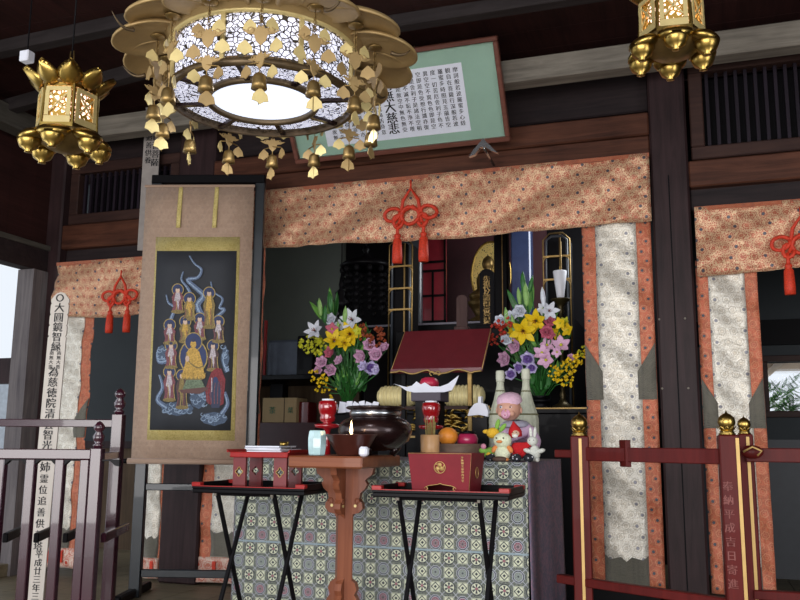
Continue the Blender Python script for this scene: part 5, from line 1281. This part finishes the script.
# statue with halo
c = S(489, 273, YZ + .35); t2 = thing('buddha_statue', 'small dark seated statue before an oval pierced gold halo inside the shrine', 'statue', (c.x, YZ + .35, Bz), 0)
b = MB(); ox, oz = .16, .27
def hal(u, v): a = 2 * PI * u; return (c.x + ox * v * math.cos(a), YZ + .42, c.z + oz * v * math.sin(a))
M['halo'] = drum_lattice('pierced_gold_halo', 42, '#e6c878', .26)
b.sheet(hal, 40, 4, M['halo'], 1.4, .3, 0, False); b.build('halo', t2)
b = MB(); b.tube([(c.x + ox * math.cos(a), YZ + .42, c.z + oz * math.sin(a)) for a in [i * PI / 20 for i in range(40)]], .008, M['gold'], 6, True); b.build('halo_rim', t2)
b = MB(); bm_ = M['gold_dull']; b.lathe([(.16, 0), (.17, .05), (.10, .09), (.14, .16), (.17, .2), (.12, .22)], bm_, 24, T(c.x, YZ + .32, Bz)); b.build('lotus_seat', t2)
b = MB(); z = Bz + .22; b.lathe([(.13, 0), (.14, .04), (.08, .09), (.085, .16), (.07, .21), (.028, .235), (.028, .25), (.04, .265), (.045, .295), (.035, .33), (.015, .35), (.001, .36)], bm_, 22, T(c.x, YZ + .32, z), squash=lambda a, z: 1 + .12 * math.cos(2 * a)); b.build('figure', t2)
# tablets
def tablet(label, px0, px1, py0, py1, Y, m, txt=None, stand=True, name='memorial_tablet'):
    p0, p1 = S(px0, py1, Y), S(px1, py1, Y); z1_ = S(px0, py0, Y).z; zb_ = p0.z; t = thing(name, label, 'memorial tablet', ((p0.x + p1.x) / 2, Y, zb_), 0, 'memorial tablets before the shrine'); cx = (p0.x + p1.x) / 2; h = (p1.x - p0.x) / 2
    H_ = z1_ - zb_; b = MB(); b.prism([(-h, 0), (h, 0), (h, H_ - h * .6), (h * .6, H_ - h * .15), (0, H_), (-h * .6, H_ - h * .15), (-h, H_ - h * .6)], 0, .022, m, T(cx, Y, zb_)); bd = b.build('board', t)
    if txt: b = MB(); column(b, txt, M['gold_line'], T(cx, Y - .001, zb_), 0, H_ - h * 1.5, h * 1.0, (H_ - h * 1.6) / len(txt), .04); b.build('gilt_lettering', bd)
    b = MB(); b.box((cx - h * 1.3, Y - .03, zb_ - .03), (cx + h * 1.3, Y + .05, zb_), m, None, .004); b.build('base', t); return zb_, cx
zt1, cx1 = tablet('tall black memorial tablet with a column of gold characters', 480, 494, 269, 326, 5.55, M['black_matte'], '先祖代々諸精霊位菩提')
zt2, cx2 = tablet('short brown wooden memorial tablet beside the red shrine door', 456.5, 467, 295, 327, 5.55, wood('tablet_brown', '#3f2b29', '#5d4440'))
b = MB(); b.box((cx2 - .45, 5.48, zI), (cx1 + .4, 5.66, zt1 - .03), M['black'], None, .004); tag(b.build('tablet_shelf'), 'black lacquered shelf carrying the memorial tablets behind the lectern', 'shelf')

# gilt-edged black lantern towers
def tower(label, px0, px1, pyt, Y, steps, bot):
    a, c_ = S(px0, 300, Y), S(px1, 300, Y); zt_ = S(px0, pyt, Y).z; t = thing('gilt_edged_tower', label, 'altar lantern', ((a.x + c_.x) / 2, Y, bot), 0, 'tall gilt-edged black lanterns'); w_ = c_.x - a.x; r = .006; e = w_ * .25
    def fr_(yy):
        b = MB(); b.tube([(a.x, yy, bot), (a.x, yy, zt_ - e), (a.x + e, yy, zt_), (c_.x - e, yy, zt_), (c_.x, yy, zt_ - e), (c_.x, yy, bot)], r, M['gold_dull'], 6); b.build('gilt_edge', t)
        b = MB()
        for o in (.02,): b.tube([(a.x + o, yy + .01, bot), (a.x + o, yy + .01, zt_ - e), (a.x + e + o * .4, yy + .01, zt_ - o), (c_.x - e - o * .4, yy + .01, zt_ - o), (c_.x - o, yy + .01, zt_ - e), (c_.x - o, yy + .01, bot)], .009, col('grey_lacquer_post', '#4b5058'), 6)
        b.build('frame', t)
    fr_(Y)
    xm = a.x + w_ * .62
    b = MB(); b.box((xm - .005, Y + .02, bot), (xm + .005, Y + .03, zt_), M['gold_dull']); b.build('centre_rod', t)
    for py in steps:
        z = S(px0, py, Y).z; b = MB(); b.box((a.x, Y - .002, z - .005), (c_.x, Y + .04, z + .004), M['black']); b.box((a.x, Y - .006, z - .006), (c_.x, Y - .001, z + .006), M['gold_line'])
        for sg, xx in ((1, a.x), (-1, c_.x)): b.tube([(xx, Y - .004, z - .035), (xx + sg * .012, Y - .004, z - .012), (xx + sg * .035, Y - .004, z - .004)], .004, M['gold_line'], 5)
        b.build('step', t)
    b = MB(); b.box((a.x + .004, Y + .04, bot), (c_.x - .004, Y + .16, zt_ - e), M['black_matte']); b.build('back_board', t)
tower('tall black lantern frame with gilt edges beside the red shrine door', 389, 412, 240, 5.6, (267, 289, 310), zI)
tower('tall black lantern frame with gilt edges behind the tall white candle', 544, 571, 234, 5.62, (257, 280), zI)
# candlestick
Yc = 5.45; c = S(560.5, 299, Yc); t = thing('candlestick', 'dark brass candlestick with a tall tapering white candle beside the second bouquet', 'candlestick', (c.x, Yc, zI))
h_ = c.z - zI; Mx = T(c.x, Yc, zI)
b = MB(); b.lathe([(.07, 0), (.075, .015), (.03, .04), (.014, .07), (.022, .09), (.012, .12), (.012, h_ - .10), (.024, h_ - .08), (.016, h_ - .06), (.03, h_ - .03), (.062, h_ - .008), (.064, h_), (.02, h_ - .004)], col('dark_brass', '#4c4128', .4, metal=.7), 24, Mx); b.build('stand', t)
zt_ = S(560, 271, Yc).z - zI
b = MB(); b.lathe([(.022, h_), (.025, h_ + .02), (.045, zt_ - .004), (.043, zt_), (.001, zt_)], M['wax'], 24, Mx); cn = b.build('candle', t)
b = MB(); b.cyl((c.x, Yc, zI + zt_), (c.x, Yc, zI + zt_ + .03), .003, M['gold'], n=6); b.cyl((c.x + .0, Yc + .05, zI + h_), (c.x, Yc + .05, S(558, 240, Yc).z), .006, M['gold_dull'], n=8); b.build('wick_pin', t)
# hanging black canopy ornament over the altar
p = S(366, 262, 5.9); t = thing('hanging_canopy', 'black fringed openwork canopy hanging in the dark behind the first bouquet', 'canopy', (p.x, 5.9, p.z))
b = MB(); b.lathe([(.02, .12), (.03, .09), (.015, .07), (.05, .03), (.16, .0), (.20, -.03), (.19, -.05)], M['black'], 16, Matrix.Translation(p)); b.build('crown', t)
for k in range(12):
    a = 2 * PI * k / 12; b = MB(); q_ = p + V((.18 * math.cos(a), .18 * math.sin(a), -.05))
    for j in range(7): b.ball(q_ - V((0, 0, .025 + j * .05)), .015 if j % 2 else .022, M['black_matte'], (1, 1, 1.2), 8)
    b.build('bead_tassel', t)
b = MB(); b.cyl(p + V((0, 0, .1)), (p.x, p.y, CZ), .006, M['black_matte'], n=6); b.build('cord', t)
p = S(341, 300, 5.6); b = MB(); b.lathe([(.004, -.16), (.03, -.12), (.012, -.10), (.05, -.06), (.075, -.02), (.03, .02), (.045, .05), (.015, .08), (.02, .11), (.003, .2)], M['black'], 14, Matrix.Translation(p)); b.cyl(p + V((0, 0, .19)), (p.x, p.y, CZ), .004, M['black_matte'], n=6); tag(b.build('hanging_finial'), 'pointed black hanging ornament above the first bouquet against the grey wall', 'hanging ornament')

# side cabinet along the grey wall with boxes
x0, x1 = XW + .01, S(332, 375, 6.3).x; zc1 = S(290, 375, 6.2).z; zc0 = S(290, 423, 6.2).z
t = thing('side_shelf', 'dark shelf unit along the grey wall beside the scroll stand', 'shelf', ((x0 + x1) / 2, 6.5, FL))
b = MB(); b.box((x0, 6.15, zc1 - .04), (x1, 6.95, zc1), M['black'], None, .004); b.build('upper_board', t)
b = MB(); b.box((x0, 6.9, zc0), (x1, 6.95, zc1 - .04), M['brown_panel']); b.build('back_panel', t)
b = MB(); b.box((x0, 6.0, FL), (x1, 6.9, zc0), col('dark_red_brown_top', '#402024', .5), None, .004); b.build('lower_cabinet', t)
def bx(nm, lab, cat, px0, px1, py0, py1, Y, m, dp=.16, extra=None):
    a = S(px0, py1, Y); c_ = S(px1, py1, Y); z1_ = S(px0, py0, Y).z; b = MB(); b.box((a.x, Y, zc0), (c_.x, Y + dp, z1_), m, None, .003)
    if extra: extra(b, a.x, c_.x, zc0, z1_, Y)
    return tag(b.build(nm), lab, cat)
def marks(b, x0, x1, z0, z1, Y): write(b, '茶', col('green_print', '#3c7a5a'), T(x0 + (x1 - x0) * .30, Y - .001, (z0 + z1) / 2), .06, .03); b.box((x0 + (x1 - x0) * .64, Y - .002, z0), (x0 + (x1 - x0) * .655, Y, z1), M['black']); write(b, '葉', col('green_print', '#3c7a5a'), T(x0 + (x1 - x0) * .83, Y - .001, (z0 + z1) / 2), .05, .03)
bx('tan_box', 'tan cardboard box with green printed marks on the side shelf', 'box', 262, 296, 398, 421, 6.1, M['brown_card'], .2, marks)
bx('red_box', 'small dark red box next to the tan cardboard box', 'box', 298.5, 308, 402, 421, 6.15, M['red_lacquer'])
bx('black_jar', 'dark square jar in the shadow behind the tan box', 'jar', 269, 282, 384, 421, 6.5, M['black'], .1)
b = MB(); p = S(268, 328, 6.5); b.box((p.x - .012, 6.45, zc1), (p.x + .012, 6.47, p.z + .06), M['red_bright'], None, .002); tag(b.build('red_slip'), 'thin vermilion stick standing on the side shelf against the grey wall', 'stick')
b = MB(); p = S(287, 352, 6.6); b.box((p.x - .17, 6.55, zc1), (p.x + .17, 6.75, p.z + .10), col('pale_blue_box', '#5c6472', .6), None, .02); tag(b.build('grey_bundle'), 'blue-grey wrapped bundle on top of the side shelf', 'bundle')
b = MB(); p = S(306, 352, 6.35); b.box((p.x - .06, 6.3, zc1), (p.x + .09, 6.42, p.z + .13), M['black'], None, .008); tag(b.build('black_case'), 'black upright case on the side shelf behind the first bouquet', 'case')

# ------------------------------------------------------------ bouquets
def mcol(n, c): return col(n, c, .6, var=.12, sc=60)
FC = dict(yel=mcol('petal_yellow', '#e6c414'), lime=mcol('petal_lime', '#c0c02c'), white=mcol('petal_white', '#dcdfe8'), pink=mcol('petal_pink', '#dbaecb'), rose=mcol('petal_rose', '#c8697f'), lil=mcol('petal_lilac', '#9173bd'), lilw=mcol('petal_pale_lilac', '#d3c9ea'), org=mcol('petal_rust', '#8f3f1c'), red=mcol('petal_red', '#b0331f'), bud=mcol('bud_green', '#8fb868'), dark=M['green'])
def facing(d): return V(d).to_track_quat('Z', 'Y').to_matrix().to_4x4()
def blossom(b, kind, c, r, m, rr, m2=None):
    d = V((rr.uniform(-.5, .5), -1, rr.uniform(-.3, .5))); xf = Matrix.Translation(c) @ facing(d) @ RZ(rr.random() * 6)
    if kind == 'lily':
        for k in range(6): petal_mesh(b, xf @ RZ(k * PI / 3) @ T(0, r * .08, 0) @ RX(math.radians(28 if k % 2 else 40)), r * 1.15, r * .62, m, -.15, 6, .15)
        for k in range(5): a = k * 1.26; b.tube([xf @ V((0, 0, 0)), xf @ V((.18 * r * math.cos(a), .18 * r * math.sin(a), r * .55))], r * .03, FC['org'], 5)
    elif kind == 'rose':
        for ring, (n, e, s_) in enumerate(((6, 22, 1.0), (5, 48, .85), (4, 68, .65), (3, 82, .45))):
            for k in range(n): petal_mesh(b, xf @ RZ(k * 2 * PI / n + ring) @ T(0, r * .05, 0) @ RX(math.radians(e)), r * s_, r * .95 * s_, (m2 if m2 and ring == 0 else m), .25, 5, .3)
    elif kind == 'star':
        for k in range(5): petal_mesh(b, xf @ RZ(k * 2 * PI / 5) @ T(0, r * .06, 0) @ RX(math.radians(18)), r, r * .75, m, .1, 5, .12)
        b.ball(xf @ V((0, 0, r * .08)), r * .16, FC['lime'], n=8)
    elif kind == 'spray':
        for k in range(14):
            q_ = xf @ V((rr.uniform(-1, 1) * r, rr.uniform(-1, 1) * r, rr.uniform(-.3, .5) * r)); x2 = Matrix.Translation(q_) @ facing((rr.uniform(-1, 1), -1, rr.uniform(-.5, 1)))
            for j in range(4): petal_mesh(b, x2 @ RZ(j * PI / 2) @ RX(.5), r * .30, r * .26, m, .2, 3, .2)
    elif kind == 'bud':
        b.lathe([(.001, -r), (r * .18, -r * .8), (r * .26, -r * .1), (r * .2, r * .5), (.001, r)], m, 10, Matrix.Translation(c) @ RY(rr.uniform(-.25, .25)))
def bouquet(label, base, Y, items, leaves, zb):
    p = S(base[0], base[1], Y); t = thing('flower_arrangement', label, 'flowers in a vase', (p.x, Y, zb), 0, 'bouquets flanking the lectern'); rr = random.Random(int(base[0]))
    hgt = p.z - zb; b = MB(); s_ = hgt
    b.lathe([(.06, 0), (.065, .01), (.04, .03), (.055, hgt * .4), (.07, hgt * .62), (.045, hgt * .8), (.04, hgt * .88), (.065, hgt), (.055, hgt * .97)], M['black'], 24, T(p.x, Y, zb)); b.build('vase', t)
    mouth = V((p.x, Y, p.z - .02))
    for (px, py, kind, cc, r) in items:
        dy = rr.uniform(-.17, -.07); c = S(px, py, Y + dy); rm = r * 1.15 / FPX * 5.2
        b = MB(); blossom(b, kind, c, rm, FC[cc], rr, FC['lilw'] if cc == 'lil' else None); fl = b.build({'lily': 'lily', 'rose': 'rose', 'star': 'open_blossom', 'spray': 'blossom_spray', 'bud': 'lily_bud'}[kind], t)
        b = MB(); m_ = mouth.lerp(c, .5) + V((0, .03, .03)); e_ = c + V((0, .02, -rm * .3)); b.tube([mouth + V((rr.uniform(-.03, .03), 0, 0)), m_, e_], .0035, M['green'], 5); b.build('stem', fl)
    b = MB()
    for (px, py, L, a) in leaves:
        dy = rr.uniform(-.06, .08); c = S(px, py, Y + dy); petal_mesh(b, Matrix.Translation(c) @ RY(a) @ RX(math.radians(rr.uniform(60, 105))), L / FPX * 5.2, L / FPX * 5.2 * .24, M['green'] if rr.random() < .75 else M['green_l'], .2, 6)
    b.build('foliage', t)
def leafcloud(cx, cy, rx, ry, n, seed, L0=8, L1=17):
    r = random.Random(seed); out = []
    for k in range(n):
        a = r.random() * 2 * PI; q_ = math.sqrt(r.random()); px = cx + rx * q_ * math.cos(a); py = cy + ry * q_ * math.sin(a)
        out.append((px, py, r.uniform(L0, L1), math.atan2(px - cx, 60) + r.uniform(-.6, .6)))
    return out
YB1 = 5.25
A = [(350, 334, 'lily', 'yel', 11), (334, 341, 'lily', 'yel', 10), (345, 343, 'lily', 'yel', 7), (315, 331, 'lily', 'white', 9), (352, 320, 'lily', 'white', 10), (331, 320, 'rose', 'white', 7), (340, 325, 'star', 'white', 6),
     (314, 348, 'spray', 'lime', 11), (309, 344, 'spray', 'lime', 8), (321, 344, 'spray', 'lime', 8), (332, 329, 'star', 'rose', 7), (333, 336, 'star', 'pink', 6), (331, 353, 'rose', 'rose', 7), (322, 363, 'rose', 'pink', 7), (331, 370, 'rose', 'pink', 7), (340, 361, 'rose', 'pink', 6), (318, 371, 'rose', 'pink', 5),
     (362, 356, 'rose', 'pink', 8), (370, 345, 'rose', 'pink', 7.5), (377, 355, 'rose', 'pink', 8), (385, 348, 'rose', 'pink', 6), (371, 369, 'rose', 'lil', 8), (364, 367, 'rose', 'lilw', 6), (377, 371, 'rose', 'lilw', 5.5), (372, 334, 'spray', 'org', 11), (378, 339, 'spray', 'org', 8), (364, 331, 'spray', 'org', 7),
     (358, 331, 'star', 'lime', 5), (316, 376, 'spray', 'yel', 6), (322, 384, 'spray', 'yel', 7), (329, 391, 'spray', 'yel', 6), (330, 302, 'bud', 'dark', 11), (320, 307, 'bud', 'bud', 9), (345, 315, 'bud', 'bud', 9), (325, 314, 'bud', 'dark', 9), (338, 327, 'bud', 'bud', 6)]
bouquet('full bouquet of yellow lilies, pink roses and rust sprays nearer the scroll', (348, 402), YB1, A, leafcloud(347, 350, 24, 24, 120, 1) + leafcloud(350, 386, 16, 12, 70, 2, 10, 18) + [(330, 318, 34, 0), (326, 322, 30, -.5), (322, 318, 26, -.7), (334, 316, 28, .1)], zI)
B_ = [(523, 281, 'bud', 'dark', 9), (531, 284, 'bud', 'dark', 8), (526, 294, 'bud', 'bud', 11), (519, 296, 'bud', 'bud', 8), (543, 297, 'bud', 'white', 9), (520, 311, 'rose', 'white', 7), (501, 321, 'rose', 'white', 6.5), (511, 317, 'rose', 'white', 6), (549, 311, 'lily', 'white', 8), (543, 309, 'star', 'white', 6),
      (507, 318, 'bud', 'bud', 10), (513, 323, 'bud', 'bud', 8), (536, 321, 'lily', 'yel', 10), (523, 331, 'lily', 'yel', 11), (514, 334, 'lily', 'yel', 8), (560, 323, 'star', 'yel', 6), (568, 330, 'star', 'yel', 6.5), (556, 333, 'star', 'yel', 6), (565, 322, 'star', 'lime', 5), (497, 333, 'spray', 'red', 8), (493, 338, 'spray', 'red', 6), (504, 327, 'spray', 'red', 8),
      (549, 321, 'rose', 'rose', 6), (547, 332, 'rose', 'rose', 7), (551, 334, 'star', 'rose', 5), (506, 340, 'rose', 'white', 6.5), (515, 346, 'rose', 'pink', 8), (506, 359, 'rose', 'pink', 8), (542, 353, 'star', 'pink', 8), (547, 345, 'star', 'pink', 7), (546, 360, 'star', 'pink', 8), (561, 345, 'star', 'pink', 8.5), (557, 352, 'star', 'pink', 5), (571, 357, 'rose', 'pink', 4),
      (529, 359, 'rose', 'lil', 8), (512, 375, 'rose', 'lil', 6.5), (520, 367, 'rose', 'lil', 6), (532, 368, 'rose', 'lil', 6), (562, 378, 'spray', 'yel', 7), (568, 370, 'spray', 'yel', 7), (574, 363, 'spray', 'yel', 7), (579, 356, 'spray', 'yel', 7), (584, 351, 'spray', 'lime', 5), (555, 372, 'spray', 'yel', 5), (570, 380, 'spray', 'yel', 5), (566, 362, 'spray', 'yel', 5)]
bouquet('full bouquet of yellow lilies, lilac roses and yellow sprays before the tall white candle', (540, 396), YB1, B_, leafcloud(536, 345, 28, 26, 130, 4) + leafcloud(540, 378, 18, 12, 70, 5, 10, 18) + [(524, 312, 30, 0), (528, 312, 30, .2), (518, 312, 26, -.4)], zI)

# ------------------------------------------------------------ greenery and eave outside the small window
t = thing('garden_bush', 'leafy green garden bush outside the small window', 'bush', (.9, 9.6, -.4))
b = MB(); rr = random.Random(9)
for k in range(1500):
    c = V((rr.uniform(.0, 2.6), 9.4 + rr.uniform(-.3, .5), rr.uniform(.9, 1.66 + .12 * math.sin(k)))); petal_mesh(b, Matrix.Translation(c) @ RZ(rr.random() * 6) @ RX(rr.uniform(-1, 1)), .12, .06, M['green'] if k % 3 else M['green_l'], .2, 3)
b.build('foliage', t)
b = MB()
for k in range(5): b.cyl((.3 + k * .5, 9.6, -.4), (.3 + k * .5, 9.6, 1.2), .03, M['pillar'], n=8)
b.build('trunk', t)
fbox('trim_60', 0, 3.2, 1.80, 1.84, 7.0, 8.9, col('pale_eave_boards', '#c9ad92', .7))
for k in range(6): fbox('trim_%d' % (61 + k), .2 + k * .42, .27 + k * .42, 1.74, 1.80, 7.0, 8.8, col('pale_rafter', '#d8bfa4', .7))
